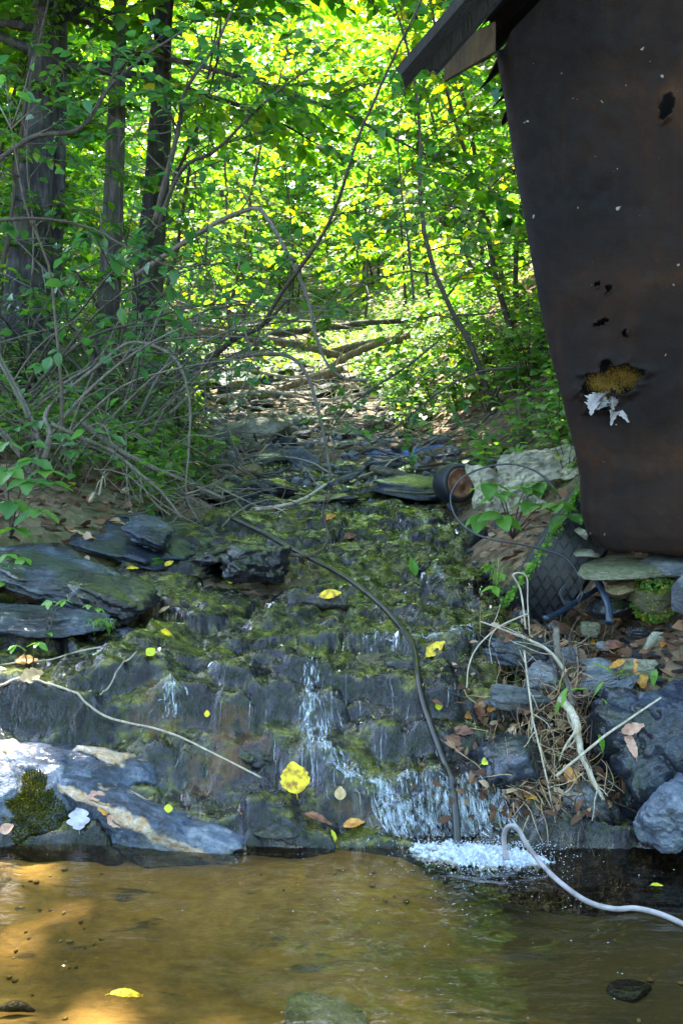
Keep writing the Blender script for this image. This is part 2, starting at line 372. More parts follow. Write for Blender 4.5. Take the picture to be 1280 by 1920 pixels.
def simple(name, c, rough=.5, noise=.3, sc=30, metal=0, spec=.5, bump=.2, coat=0):
    n = NT(name); v = n.coord(); a = n.noise(v, sc, 4)
    lo = tuple(x * (1 - noise) for x in c); hi = tuple(min(1, x * (1 + noise)) for x in c)
    return n.done(n.pbr(n.ramp(a, [(.3, lo), (.7, hi)]), rough, n.bump(a, bump, .004), coat, spec=spec, metal=metal).outputs[0])
M['hose'] = simple('black_plastic_hose', (.010, .011, .007), .34, .9, 26)
M['pale_hose'] = simple('weathered_white_hose', (.22, .20, .21), .6, .5, 20)
M['blue_pipe'] = simple('blue_plastic_pipe', (.012, .024, .045), .4)
M['cable'] = simple('black_cable', (.02, .022, .03), .35)
M['rubber'] = simple('worn_tyre_rubber', (.010, .012, .016), .55, .5, 25)
M['rust_rim'] = simple('rusty_rim_steel', (.15, .065, .030), .85, .8, 22, .0)
M['tarp'] = simple('crumpled_blue_tarp', (.06, .11, .26), .35, .6, 12)
M['trash'] = simple('pale_plastic_sheet', (.27, .25, .18), .55, .6, 9)
M['wool_y'] = simple('yellow_insulation', (.30, .19, .035), .95, .5, 30, bump=1)
M['wool_w'] = simple('white_insulation', (.20, .18, .175), .95, .6, 26, bump=1)
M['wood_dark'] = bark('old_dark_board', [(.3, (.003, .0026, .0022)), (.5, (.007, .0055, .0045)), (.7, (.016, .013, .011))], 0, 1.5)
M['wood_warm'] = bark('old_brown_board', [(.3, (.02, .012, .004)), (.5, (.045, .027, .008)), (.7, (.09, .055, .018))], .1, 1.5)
M['grass'] = leaf_mat('grass_blade', [(0, (.06, .17, .02)), (1, (.14, .27, .03))], (2.3, 2.3, 2), .35)
M['dry'] = simple('dry_straw', (.32, .22, .12), .7, .5, 40)
def rust():
    n = NT('rusted_sheet_metal'); v = n.coord(rand=False); a = n.noise(v, 2.6, 6, .62, .3); b = n.noise(v, 26, 5, .7)
    c = n.ramp(n.mix(.3, a, b), [(.34, (.0026, .0018, .0028)), (.45, (.0064, .0036, .0036)), (.56, (.014, .0066, .0042)), (.70, (.046, .020, .009))])
    dr = n.ramp(n.noise(n.coord((1, 1, .10), rand=False), 16, 4, .6), [(.50, 0.), (.72, 1.)]); c = n.mix(n.math('MULTIPLY', dr, .55), c, (.024, .010, .0045))
    sp = n.ramp(n.noise(v, 46, 2, .5), [(.745, 0.), (.765, 1.)]); c = n.mix(n.math('MULTIPLY', sp, .5), c, (.4, .36, .33))
    return n.done(n.pbr(c, n.ramp(b, [(.3, .6), (.7, .9)]), n.bump(n.math('ADD', b, a), .35, .01), spec=.2, metal=.15).outputs[0])
M['rust'] = rust()
def forest_floor():
    n = NT('leaf_litter_ground'); v = n.coord(rand=False); a = n.noise(v, 1.3, 5); b = n.noise(v, 34, 5, .7)
    vo = n.n('TexVoronoi', None, Vector=v, Scale=26.0); c = n.ramp(n.mix(.6, vo.outputs['Color'], b), [(.25, (.035, .022, .012)), (.45, (.10, .06, .032)), (.62, (.18, .115, .065)), (.8, (.30, .22, .14))])
    mk = n.ramp(a, [(.5, 0.), (.62, 1.)]); c = n.mix(n.math('MULTIPLY', mk, .55), c, (.06, .085, .02))
    return n.done(n.pbr(c, .9, n.bump(n.math('ADD', b, vo.outputs['Distance']), .8, .03)).outputs[0])
M['floor'] = forest_floor()
def poolbed():
    n = NT('amber_silt'); v = n.coord((1, 1.8, 1), rand=False); a = n.noise(v, 2.0, 5, .6, .6); b = n.noise(v, 30, 4, .7)
    c = n.ramp(n.mix(.3, a, b), [(.30, (.03, .020, .006)), (.43, (.10, .063, .015)), (.55, (.19, .118, .027)), (.72, (.33, .23, .07))])
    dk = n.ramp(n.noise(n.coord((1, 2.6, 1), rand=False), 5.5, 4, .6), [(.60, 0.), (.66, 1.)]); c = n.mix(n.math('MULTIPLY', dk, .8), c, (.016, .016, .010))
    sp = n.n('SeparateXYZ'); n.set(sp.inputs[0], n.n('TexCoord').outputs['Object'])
    al = n.math('ADD', n.math('MULTIPLY', sp.outputs[0], .55), n.math('MULTIPLY', n.math('SUBTRACT', n.noise(v, 2.4, 4), .5), 1.7)); c = n.mix(n.math('MULTIPLY', n.ramp(al, [(.02, 0.), (.30, 1.)]), .82), c, (.022, .026, .010))  # shade of deeper water towards the right, painted into the bed colour
    return n.done(n.pbr(c, .9, n.bump(b, .4, .01)).outputs[0])
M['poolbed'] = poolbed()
def water(name, tint, scale, bump_d, stretch=(1, 1, 1), foam=False, refl=1.0, rough=.02):
    n = NT(name); v = n.coord(stretch, rand=False)
    h = n.math('ADD', n.noise(v, scale, 3, .5, .3), n.math('MULTIPLY', n.noise(v, scale * 3.3, 2), .35))
    nb = n.bump(h, 1.0, bump_d)
    fr = n.n('Fresnel', None, IOR=1.33, Normal=nb); tr = n.n('BsdfTransparent', None, Color=(*tint, 1)); gl = n.n('BsdfGlossy', None, Roughness=rough, Normal=nb)
    gl.inputs[0].default_value = (1, 1, 1, 1)
    sh = n.n('MixShader', None, i0=n.math('MULTIPLY', fr.outputs[0], refl, True), i1=tr.outputs[0], i2=gl.outputs[0]).outputs[0]
    if foam:
        f = n.attr('foam'); stk = n.noise(n.coord((1, .35, .22), rand=False), 170, 3, .6)
        k = n.ramp(n.math('ADD', n.math('MULTIPLY', f, .42), n.math('MULTIPLY', n.math('SUBTRACT', stk, .5), 2.2)), [(.40, 0.), (1.15, 1.)])
        k = n.math('MULTIPLY', k, n.ramp(f, [(.02, 0.), (.2, 1.)]))
        df = n.pbr((.50, .56, .66), .25, nb)
        sh = n.n('MixShader', None, i0=k, i1=sh, i2=df.outputs[0]).outputs[0]
    return n.done(sh)
M['pool'] = water('clear_amber_water', (.88, .80, .62), 7, .008, (1, 2.2, 1), foam=True, refl=1.0)
M['film'] = water('running_water', (.98, .98, .95), 30, .006, (1, .55, .4), foam=True, refl=.9, rough=.03)
M['foam'] = simple('white_foam', (.40, .44, .51), .25, .45, 110, bump=.8)

# ------------------------------------------------------------------ the setting
def grid(xs, ys, hf, name, mat, keep=None, attrs=None):
    X, Y = np.meshgrid(xs, ys); Z = hf(X, Y); nx = len(xs)
    i = np.arange(len(ys) - 1)[:, None] * nx; j = np.arange(nx - 1)[None]
    q = np.stack([i + j, i + j + 1, i + nx + j + 1, i + nx + j], -1).reshape(-1, 4)
    V = np.stack([X, Y, Z], -1).reshape(-1, 3); at = {k: f(X, Y) for k, f in (attrs or {}).items()}
    if keep is not None:
        kp = keep(X, Y).ravel(); q = q[kp[q].all(1)]
        used = np.zeros(len(V), bool); used[q.ravel()] = True; idx = np.cumsum(used) - 1; q = idx[q]; V = V[used]
        at = {k: a.ravel()[used] for k, a in at.items()}
    g = Geo(); g.add(V, q)
    o = link(name, g.mesh(name, mat, True, at)); return tag(o, kind='structure')
def graded(a, f0, f1, b, fine, grow=1.09, mx=3.0):
    mid = list(np.arange(f0, f1, fine)); out = []; s = fine; x = f0
    while x > a: s = min(s * grow, mx); x -= s; out.append(x)
    r = []; s = fine; x = mid[-1]
    while x < b: s = min(s * grow, mx); x += s; r.append(x)
    return np.array(out[::-1] + mid + r)
grid(graded(-60, -2.6, 2.6, 60, .04), graded(-12, 2.0, 12, 110, .04), lambda x, y: ground_h(x, y) - .09 * rock_mask(x, y), 'ground', M['floor'])
grid(np.arange(-2.0, 2.0, .0115), np.arange(2.48, 7.7, .0125), lambda x, y: rock_h(x, y) - .16 * (1 - rock_mask(x, y)), 'bedrock', M['bedrock'],
     lambda x, y: (rock_mask(x, y) > .08))
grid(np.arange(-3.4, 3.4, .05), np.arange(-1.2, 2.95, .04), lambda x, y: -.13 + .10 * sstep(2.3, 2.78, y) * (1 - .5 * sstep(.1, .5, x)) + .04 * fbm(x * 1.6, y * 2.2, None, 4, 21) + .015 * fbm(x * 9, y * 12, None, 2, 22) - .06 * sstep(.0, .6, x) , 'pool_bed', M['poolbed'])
grid(np.concatenate([np.arange(-3.4, -.3, .05), np.arange(-.3, 1.3, .014), np.arange(1.3, 3.4, .05)]), np.concatenate([np.arange(-1.2, 2.2, .04), np.arange(2.2, 2.95, .012)]), lambda x, y: .004 * fbm(x * 6, y * 11, None, 3, 23) * (1 + 2.6 * np.exp(-((x - .40) ** 2 + (y - 2.55) ** 2) / .12)) + .0022 * np.sin(np.hypot(x - .36, y - 2.78) * 95 + 3 * fbm(x * 5, y * 5, None, 2, 24)) * np.exp(-np.hypot(x - .36, y - 2.78) / .28), 'pool_water', M['pool'], None, {'foam': lambda x, y: 1.2 * np.exp(-(((x - .33 - (2.76 - y) * .25) / (.13 + .25 * (2.76 - y))) ** 2 + ((y - 2.75) / .13) ** 2))})

# white water follows these falls
FALLS = [([(588, 1255), (575, 1330), (580, 1390), (620, 1430), (665, 1462)], .030, 1.0), ([(660, 1455), (720, 1490), (770, 1530), (800, 1572)], .05, .8),
         ([(820, 1480), (850, 1530), (860, 1572)], .055, .75), ([(880, 1480), (905, 1530), (915, 1568)], .045, .9), ([(740, 1480), (800, 1520), (830, 1570)], .06, .7),
         ([(318, 1282), (325, 1310), (318, 1335)], .028, .95), ([(812, 1066), (826, 1090)], .03, .7), ([(690, 1200), (800, 1200), (890, 1204)], .014, .9),
         ([(480, 1600), (560, 1600), (700, 1590)], .012, .6), ([(600, 1250), (610, 1330)], .05, .45), ([(690, 1090), (700, 1110)], .02, .6)]
FP = [(np.array([G(*p) for p in pts])[:, :2], wd, st) for pts, wd, st in FALLS]
def foam_f(X, Y):
    out = np.zeros_like(X)
    for pts, wd, st in FP:
        d = np.full_like(X, 9.)
        for a, b in zip(pts[:-1], pts[1:]):
            ab = b - a; t = np.clip(((X - a[0]) * ab[0] + (Y - a[1]) * ab[1]) / (ab @ ab + 1e-9), 0, 1)
            d = np.minimum(d, np.hypot(X - a[0] - t * ab[0], Y - a[1] - t * ab[1]))
        out = np.maximum(out, st * np.exp(-(d / wd) ** 2))
    return out
def film_h(x, y):
    f = foam_f(x, y)
    return rock_h(x, y, False) + .005 + .005 * fbm(x * 26, y * 16, None, 3, 31) + f * (.014 + .02 * np.abs(fbm(x * 55, y * 24, None, 2, 32)))
def film_keep(x, y):
    xr = np.interp(y, XRY, XRX); xl = np.interp(y, XLY, XLX)
    f = .16 * fbm(x * 2.4, y * 1.5, None, 3, 33)
    return (rock_mask(x, y) > .8) & (x < xr - .06 + f * .4) & (x > xl + .30 + f - .5 * (1 - sstep(2.9, 3.6, y)))
grid(np.arange(-1.3, .8, .011), np.arange(2.66, 7.4, .012), film_h, 'stream_water', M['film'], film_keep, {'foam': foam_f})

# strands of falling water that cling to the ledges
def strand_mat():
    n = NT('falling_water'); nb = n.bump(n.noise(n.coord((1, 1, .3), rand=False), 120, 2), .6, .004)
    w = n.pbr((.62, .70, .82), .18, nb, spec=.8); t = n.n('BsdfTransparent'); k = n.ramp(n.noise(n.coord((1, .5, .3), rand=False), 60, 3), [(.40, .0), (.74, .5)])
    return n.done(n.n('MixShader', None, i0=k, i1=t.outputs[0], i2=w.outputs[0]).outputs[0])
M['strand'] = strand_mat(); g = Geo(); rgs = np.random.default_rng(12)
def strand(ax, ay, bx_, by, r, wob=.006):
    n = 12; t = np.linspace(0, 1, n); x = ax + (bx_ - ax) * t + wob * np.cumsum(rgs.normal(0, .35, n)); y = ay + (by - ay) * t; m = y > 2.66
    if m.sum() < 4: return
    x, y = x[m], y[m]; z = surf(x, y) + .006; zz = np.maximum(np.minimum.accumulate(z + .004), z + .001); zz = np.maximum(zz, .002)
    tube(g, np.stack([x, y, zz], -1), r * np.sin(np.linspace(.15, math.pi - .1, len(x))) ** .6 * (1 + .4 * rgs.random(len(x))), 5, cap=False)
for px0, px1, ex, n_, r0_ in [(690, 940, 26, 260, .0016), (560, 620, 10, 34, .0012)]:
    for _ in range(n_):
        a_ = rgs.uniform(px0, px1); r1_ = (1462 + rgs.uniform(-8, 60)) if px0 > 600 else rgs.uniform(1270, 1400); A = G(a_, r1_); B = G(a_ + ex + rgs.normal(0, 10), min(1576, r1_ + rgs.uniform(50, 120))); strand(A[0], A[1], B[0], B[1], r0_ * rgs.uniform(.4, 1.3))
for (pts, wd, st), n_ in zip(FP[:8], (90, 90, 0, 0, 0, 30, 14, 18)):
    for _ in range(n_):
        t0 = rgs.uniform(0, len(pts) - 1.25); i_ = int(t0); f_ = t0 - i_; a_ = pts[i_] * (1 - f_) + pts[i_ + 1] * f_; t1 = min(t0 + rgs.uniform(.4, 1.), len(pts) - 1.01); i_ = int(t1); f_ = t1 - i_; b_ = pts[i_] * (1 - f_) + pts[i_ + 1] * f_
        o_ = rgs.normal(0, wd * .38); strand(a_[0] + o_, a_[1], b_[0] + o_ + rgs.normal(0, .006), b_[1], .0015 * rgs.uniform(.4, 1.3))
for _ in range(50):   # thin runnels on the darker ledge faces
    A = G(rgs.uniform(200, 880), rgs.uniform(1220, 1480)); L_ = rgs.uniform(.03, .09); strand(A[0], A[1], A[0] + rgs.normal(0, .012), A[1] - L_, .0007 * rgs.uniform(.4, 1.2), .004)
tag(link('falling_water', g.mesh('falling_water', M['strand'])), 'thin streaks of white water running down the rock ledges', 'water', kind='stuff')
# foam and bubbles where the fall meets the pool
rg = np.random.default_rng(5)
ico = bpy.data.meshes.new('tmp'); import bmesh
bm = bmesh.new(); bmesh.ops.create_icosphere(bm, subdivisions=1, radius=1); IV = np.array([v.co[:] for v in bm.verts]); IF = np.array([[v.index for v in f.verts] for f in bm.faces]); bm.free()
g = Geo(); c0 = G(868, 1590)
N = 1800; ang = rg.normal(0, 1, N); 
fx = c0[0] + rg.normal(0, .085, N) + .03; rad_ = np.abs(rg.normal(0, 1, N)); fy = 2.785 - rad_ * .075 - np.maximum(0, rg.normal(-.4, .5, N)) * .16
fx = fx + (2.785 - fy) * .28
rr = rg.uniform(.0005, .0017, N) * (1 - .35 * np.clip(rad_ / 3, 0, 1)); pz = .004 + rg.random(N) * .02 * np.exp(-rad_ ** 2)
V = (np.stack([fx, fy, pz], -1)[:, None] + IV[None] * rr[:, None, None]); T = (np.arange(N)[:, None, None] * len(IV) + IF[None]).reshape(-1, 3)
g.add(V.reshape(-1, 3), None, T)
N = 120; fx = rg.normal(.35, .3, N); fy = 2.75 - np.abs(rg.normal(0, .28, N)); rr = rg.uniform(.0006, .0016, N)
V = (np.stack([fx, fy, np.full(N, .003)], -1)[:, None] + IV[None] * rr[:, None, None] * np.array([1.4, 1, .6])); T = (np.arange(N)[:, None, None] * len(IV) + IF[None]).reshape(-1, 3)
g.add(V.reshape(-1, 3), None, T)
u, v = np.meshgrid(np.linspace(-1, 1, 170), np.linspace(-1, 1, 110)); th = np.arctan2(v, u); rr = np.hypot(u, v) / (1 + .35 * fbm(np.cos(th) * 3, np.sin(th) * 3, None, 3, 81))
fx = c0[0] + .03 + u * .165 - v * .08; fy = 2.735 + v * .09
env = np.clip(1 - rr, 0, 1) * (1 + .5 * np.clip(v, -1, .6)); fz = -.011 + env * .022 + (.016 * fbm(u * 16, v * 10, None, 3, 82) + .010 * np.abs(fbm(u * 40, v * 26, None, 2, 83))) * sstep(0, .12, env)
ii = np.arange(109)[:, None] * 170; jj = np.arange(169)[None]; fq = np.stack([ii + jj, ii + jj + 1, ii + 171 + jj, ii + 170 + jj], -1).reshape(-1, 4); kp = (env + .10 * fbm(u * 22, v * 14, None, 2, 84) > .10).ravel(); g.add(np.stack([fx, fy, fz], -1).reshape(-1, 3), fq[kp[fq].all(1)])
tag(link('foam', g.mesh('foam', M['foam'])), 'white foam and bubbles spreading over the pool below the little fall', 'foam', kind='stuff')

# ------------------------------------------------------------------ rocks
def rock_geo(seed, dims, planes=9, sub=4, rough=.05, soft=10., layer=0):
    bm = bmesh.new(); bmesh.ops.create_icosphere(bm, subdivisions=sub, radius=1)
    d = np.array([v.co[:] for v in bm.verts]); f = np.array([[v.index for v in p.verts] for p in bm.faces]); bm.free()
    r_ = np.random.default_rng(seed)
    pn = norm(r_.normal(0, 1, (planes, 3))); pd = r_.uniform(.62, .95, planes)
    pn = np.vstack([pn, [0, 0, 1], [0, 0, -1]]); pd = np.append(pd, [.7, .7])
    pn[-2] = norm(np.array([r_.normal(0, .12), r_.normal(0, .12), 1.]))
    inv = np.maximum(d @ pn.T, 0) / pd[None]; k = (inv ** soft).sum(1) ** (-1 / soft); k = np.minimum(k, 1.25)
    v = d * k[:, None]
    v = v * (1 + rough * fbm(v[:, 0] * 2 + seed, v[:, 1] * 2, v[:, 2] * 2, 5, seed)[:, None] - rough * .5 * np.maximum(0, 1 - 7 * np.abs(fbm(v[:, 0] * 1.4 + seed, v[:, 1] * 1.4, v[:, 2] * 2.2, 3, seed + 5)))[:, None])
    if layer: v[:, :2] *= (1 + layer * np.sign(np.sin(v[:, 2] * 14 + 2 * vnoise(v[:, 0] * 2, v[:, 1] * 2, None, seed))))[:, None]
    g = Geo(); g.add(v * np.asarray(dims) * .5, None, f); return g
def rock(label, px, py, w, h, dep, mat, seed, d=None, rot=(0, 0, 0), name='rock', group=None, sub=4, rough=.06, planes=9, sink=.30, soft=11, layer=0, cat='rock'):
    """a stone seen at picture point (px, py) = its visible middle; w, h, dep in metres"""
    p = G(px, py) if d is None else P(px, py, d)
    if d is not None: p = np.array([p[0], d, p[2]])
    else: p = p + np.array([0, dep * .15, h * (.5 - sink) * .3])
    o = link(name, rock_geo(seed, (w, dep, h), planes, sub, rough, soft, layer).mesh(name, M[mat]), None, p)
    o.rotation_euler = [R(a) for a in rot]
    return tag(o, label, cat, group)

# the big boulders at the left edge of the pool: a pale orange crest band and, on the first, a cushion of moss
def crest_mat(name, zc, wd, sx, col=((.50, .26, .08), (.66, .56, .44))):
    n = NT(name); v = n.coord(rand=False); tc = n.n('TexCoord'); sp = n.n('SeparateXYZ'); n.set(sp.inputs[0], tc.outputs['Object'])
    a = n.noise(v, 6.5, 7, .68, .5); b = n.noise(v, 34, 5, .7)
    c = n.ramp(n.mix(.4, n.ramp(a, [(.36, .2), (.64, .8)]), b), [(.33, (.006, .009, .017)), (.45, (.028, .045, .082)), (.56, (.075, .105, .165)), (.70, (.24, .28, .34))])
    zz = n.math('ADD', sp.outputs[2], n.math('MULTIPLY', sp.outputs[0], sx)); zz = n.math('ADD', zz, n.math('MULTIPLY', n.math('SUBTRACT', n.noise(v, 7, 4), .5), .11))
    t = n.math('DIVIDE', n.math('ABSOLUTE', n.math('SUBTRACT', zz, zc)), wd)
    k = n.ramp(t, [(.55, 1.), (1., 0.)]); c = n.mix(n.math('MULTIPLY', k, .92), c, n.mix(n.ramp(b, [(.35, 0.), (.6, 1.)]), col[0], col[1]))
    st = n.ramp(n.noise(v, 3, 5), [(.56, 0.), (.62, 1.)]); c = n.mix(n.math('MULTIPLY', st, .5), c, (.05, .055, .03))
    h = n.math('ADD', n.math('MULTIPLY', b, 1.), n.math('MULTIPLY', a, 2.5)); nb = n.bump(h, 1., .03)
    return n.done(n.pbr(c, .5, nb, .7, .15, n.bump(n.noise(v, 60, 4), .5, .006), .4).outputs[0])
M['crest1'] = crest_mat('boulder_with_orange_crest', .165, .018, -.10); M['crest2'] = crest_mat('boulder_with_cream_vein', .066, .014, -.03); M['crest3'] = crest_mat('boulder_with_thin_crest', .095, .014, .02)
b1 = rock('blue-grey boulder with orange rim and dark moss patch at the left pool edge', 32, 1512, .56, .46, .50, 'crest1', 41, d=3.0, sub=6, rough=.17, planes=6, soft=5, name='boulder', cat='boulder')
mv = np.array([v.co[:] for v in b1.data.vertices]); mw = mv + np.array(b1.location); rel = mw - np.array([0, 0, CAM_H]); fwd = rel[:, 1] * ct - rel[:, 2] * st_
mx = 640 + FPX * rel[:, 0] / fwd; my = 960 - FPX * (rel[:, 1] * st_ + rel[:, 2] * ct) / fwd
mn = norm(mv); rgm = np.random.default_rng(4)
sel = (mn[:, 1] < -.05) & (np.hypot((mx - 75) / 66, (my - 1545) / 66) + .35 * fbm(mx * .03, my * .03, None, 3, 6) < .95) | (mn[:, 1] < -.05) & (np.hypot((mx - 65) / 24, (my - 1465) / 22) < 1)
ids = np.where(sel)[0]
if len(ids):
    ids = rgm.choice(ids, 9000); N = len(ids); g = Geo()
    leaf_cards(g, mv[ids] * 1.004 + rgm.normal(0, .0015, (N, 3)), norm(mn[ids] * 1.0 + rgm.normal(0, .7, (N, 3)) + np.array([0, 0, .3])), mn[ids] + rgm.normal(0, .5, (N, 3)), rgm.uniform(.003, .007, N), rgm.random(N), .7)
    mp_ = link('moss', g.mesh('moss', leaf_mat('dark_olive_moss', [(0, (.022, .024, .003)), (.6, (.05, .052, .006)), (1, (.12, .115, .012))], (1.5, 1.5, 1.2), .1, .95, .05)), b1); mp_['kind'] = 'stuff'; mp_['label'] = 'dark olive moss cushion'
rock('long low blue boulder ridge with a cream quartz vein reaching into the pool', 280, 1572, .60, .26, .30, 'crest2', 58, d=2.88, rot=(0, 17, -4), sub=6, rough=.2, planes=6, soft=5, name='boulder', cat='boulder')
rock('dark wet boulder with an orange crest behind the veined ridge', 305, 1478, .44, .26, .32, 'crest3', 33, d=3.10, rot=(0, 8, 5), sub=6, rough=.18, planes=7, name='boulder', cat='boulder')
b4 = rock('big wet blue boulder at the right edge of the pool', 1262, 1400, .36, .50, .42, 'slate', 90, d=3.02, rot=(10, -14, 8), sub=6, rough=.26, planes=9, soft=9, name='boulder', cat='boulder')
rock('pale-topped blue boulder standing in the pool at the right picture edge', 1266, 1520, .18, .20, .2, 'boulder', 96, d=2.78, sub=6, rough=.2, name='boulder', cat='boulder')
ROCKS = [
 ('long sloping blue slab at the left edge below the trifoliate plant', 90, 1070, .8, .11, .5, 'slate', 101, 3.95, (6, 10, -14)),
 ('blue wet slab under the thin green sprouts on the left', 70, 1165, .6, .10, .34, 'slate', 102, 3.55, (0, 4, 10)),
 ('pointed dark slab ending beside the grass tufts', 220, 1130, .26, .14, .3, 'slate_dark', 103, 3.75, (5, 24, -8)),
 ('grey layered stone just right of the grass tufts', 262, 1192, .13, .06, .14, 'slate', 104, 3.6, (0, 6, 0)),
 ('broad smooth slab at the foot of the left bank', 190, 985, .9, .12, .6, 'slate', 105, 4.9, (8, 14, -10)),
 ('small blue slab high on the left rock slope', 285, 1000, .24, .12, .3, 'slate', 106, 4.7, (8, 12, 12)),
 ('dark pyramid-shaped block in the stream, the larger of the pair', 492, 1056, .26, .19, .22, 'slate_dark', 107, 4.35, (4, 4, 20)),
 ('small dark wedge leaning on the left of the pyramid-shaped block', 445, 1072, .12, .11, .14, 'slate_dark', 108, 4.22, (0, 25, -10)),
 ('flat wet slab left of the pyramid-shaped block', 415, 1040, .22, .10, .24, 'slate_dark', 109, 4.5, (0, -8, 0)),
 ('big pale green block lying across the upper stream', 455, 818, .58, .30, .42, 'pale', 110, 7.9, (10, -12, -16)),
 ('round boulder wrapped in moss in the far sunlit stream', 487, 710, .48, .22, .34, 'mossy', 111, 13.0, (0, 0, 0)),
 ('tan angular stone below the pale green block', 462, 886, .16, .12, .15, 'tan_stone', 112, 6.6, (10, 8, 0)),
 ('dark wedge of slate with a pale top edge', 522, 920, .28, .15, .24, 'slate_dark', 113, 6.0, (6, 16, 10)),
 ('light grey triangular slab standing mid-stream', 562, 860, .24, .18, .10, 'slate_dry', 114, 7.0, (-28, 18, 8)),
 ('flat blue slab in the middle of the upper stream', 515, 862, .3, .09, .26, 'slate', 115, 7.1, (10, 10, 0)),
 ('wide thin slate lying left of the dark wedge', 390, 918, .5, .10, .4, 'slate', 116, 6.1, (4, 4, 6)),
 ('thin tilted olive slab beside the tan stone', 440, 900, .2, .05, .2, 'pale', 117, 6.35, (0, 34, 0)),
 ('dark low slab in the water below the dark wedge', 600, 940, .44, .07, .3, 'slate_dark', 118, 5.8, (0, -8, 6)),
 ('wide smooth blue slab left of the rusty wheel', 765, 912, .55, .10, .5, 'slate', 119, 6.1, (4, 3, 0)),
 ('small white-topped stone upstream of the pale green block', 400, 790, .2, .13, .2, 'slate_dry', 120, 8.9, (0, 12, 0)),
 ('blue-grey long stone on the right bank under dry stalks', 985, 1225, .22, .10, .16, 'slate', 121, 3.38, (4, 8, -8)),
 ('rounded violet-grey stone beside the upright root', 1062, 1240, .09, .11, .06, 'slate_dry', 122, 3.28, (-25, 0, 10)),
 ('stack of dark thin slate right of the upright root', 1118, 1252, .14, .05, .1, 'slate_dry', 123, 3.30, (10, -6, 10)),
 ('silver layered slate under the stack on the right bank', 1108, 1276, .13, .045, .12, 'slate_dry', 124, 3.24, (14, -4, -6)),
 ('long tapered slate lying diagonally on the right bank', 1155, 1292, .15, .035, .07, 'slate_dry', 125, 3.2, (16, -20, 0)),
 ('speckled pale pink-grey stone beside the orange leaf', 1200, 1258, .13, .10, .1, 'pale', 126, 3.26, (-10, 6, 0)),
 ('smooth blue stone with a raised lobe on the right bank', 1018, 1275, .11, .13, .1, 'slate_dry', 127, 3.20, (-14, 12, 0)),
 ('smooth low grey-blue stone at the top of the debris slope', 975, 1310, .20, .09, .12, 'slate_dry', 128, 3.14, (-6, 4, 0)),
 ('dark blue boulder behind the curled yellow leaf', 960, 1440, .20, .23, .2, 'slate', 129, 2.98, (0, -10, 0)),
 ('streaked grey stone hanging at the bottom of the debris slope', 1092, 1518, .13, .15, .10, 'slate_dry', 130, 2.86, (0, 30, 0)),
 ('small cube-shaped pale stone under the shed', 1132, 1210, .04, .035, .04, 'slate_dry', 131, 3.36, (0, 0, 20)),
 ('greenish upright stone under the right part of the shed', 1222, 1205, .04, .10, .04, 'pale', 132, 3.4, (0, 24, 0)),
 ('mossy grey stone under the blue pipe', 1105, 1180, .08, .06, .08, 'pale', 133, 3.5, (0, 0, 0)),
 ('dark stone in shadow under the shed', 1195, 1188, .09, .05, .07, 'slate_dark', 134, 3.45, (0, 0, 0)),
 ('small dark boulder under the waterlogged leaves at the lower fall', 545, 1555, .15, .09, .14, 'slate_dark', 135, 2.84, (0, 0, 0)),
 ('dark round hump of rock below the yellow and brown leaves mid-stream', 795, 1265, .20, .13, .16, 'slate_dark', 136, 3.36, (0, 0, 0)),
 ('rounded mossy lump beside the lower left trickle', 470, 1410, .20, .10, .16, 'slate_dark', 137, 3.12, (0, 8, 0)),
]
for lb, px, py, w_, h_, dp, mt, sd_, d_, rt in ROCKS:
    rock(lb, px, py, w_, h_, dp, mt, sd_, d=d_, rot=rt, sub=5 if d_ < 5 else 4, planes=12, soft=18, rough=.20, layer=.035)
# stones under the shed wall
for i, (px, py, w_, h_, dp, mt, d_, rt, lb) in enumerate([
 (1175, 1068, .25, .055, .24, 'pale', 3.62, (4, -7, 8), 'long flat foundation stone with bluish end below the shed corner'),
 (1172, 1100, .17, .065, .2, 'tan_stone', 3.66, (0, -14, -6), 'yellowish foundation stone below the long flat one'),
 (1222, 1118, .13, .14, .16, 'mossy', 3.6, (0, 0, 0), 'foundation stone hidden by bright green moss'),
 (1285, 1110, .06, .20, .14, 'slate_dry', 3.42, (0, 4, 0), 'upright layered foundation stone at the right picture edge'),
 (1092, 1000, .05, .035, .08, 'pale', 3.75, (0, 40, 0), 'small pale green stone wedged beside the shed corner'),
 (1100, 1038, .07, .03, .1, 'pale', 3.72, (0, -4, 0), 'thin pale green stone under the shed corner'),
 (1240, 1070, .16, .05, .2, 'slate_dry', 3.66, (0, 3, 0), 'dark thin foundation stone right under the sheet'),
 (1175, 1140, .22, .10, .24, 'slate_dark', 3.8, (0, 0, 0), 'dark foundation stone deep in the shadow'),
 (1300, 1060, .3, .08, .24, 'slate_dry', 3.64, (0, 0, 0), 'broad foundation stone cut by the right picture edge')]):
    o = rock(lb, px, py, w_, h_, dp, mt, 300 + i, d=d_, rot=rt, sub=5, planes=7, soft=12, name='foundation_stone', cat='stone', group='stones under the shed wall')
    if 'moss' in lb:
        g = Geo(); r_ = np.random.default_rng(8); N = 900; a = norm(r_.normal(0, 1, (N, 3))); a[:, 1] = -np.abs(a[:, 1])
        leaf_cards(g, a * np.array([.066, .085, .075]), norm(a + r_.normal(0, .6, (N, 3))), a + r_.normal(0, .4, (N, 3)), r_.uniform(.008, .02, N), r_.random(N), .8)
        link('moss', g.mesh('moss', M['herb']), o)
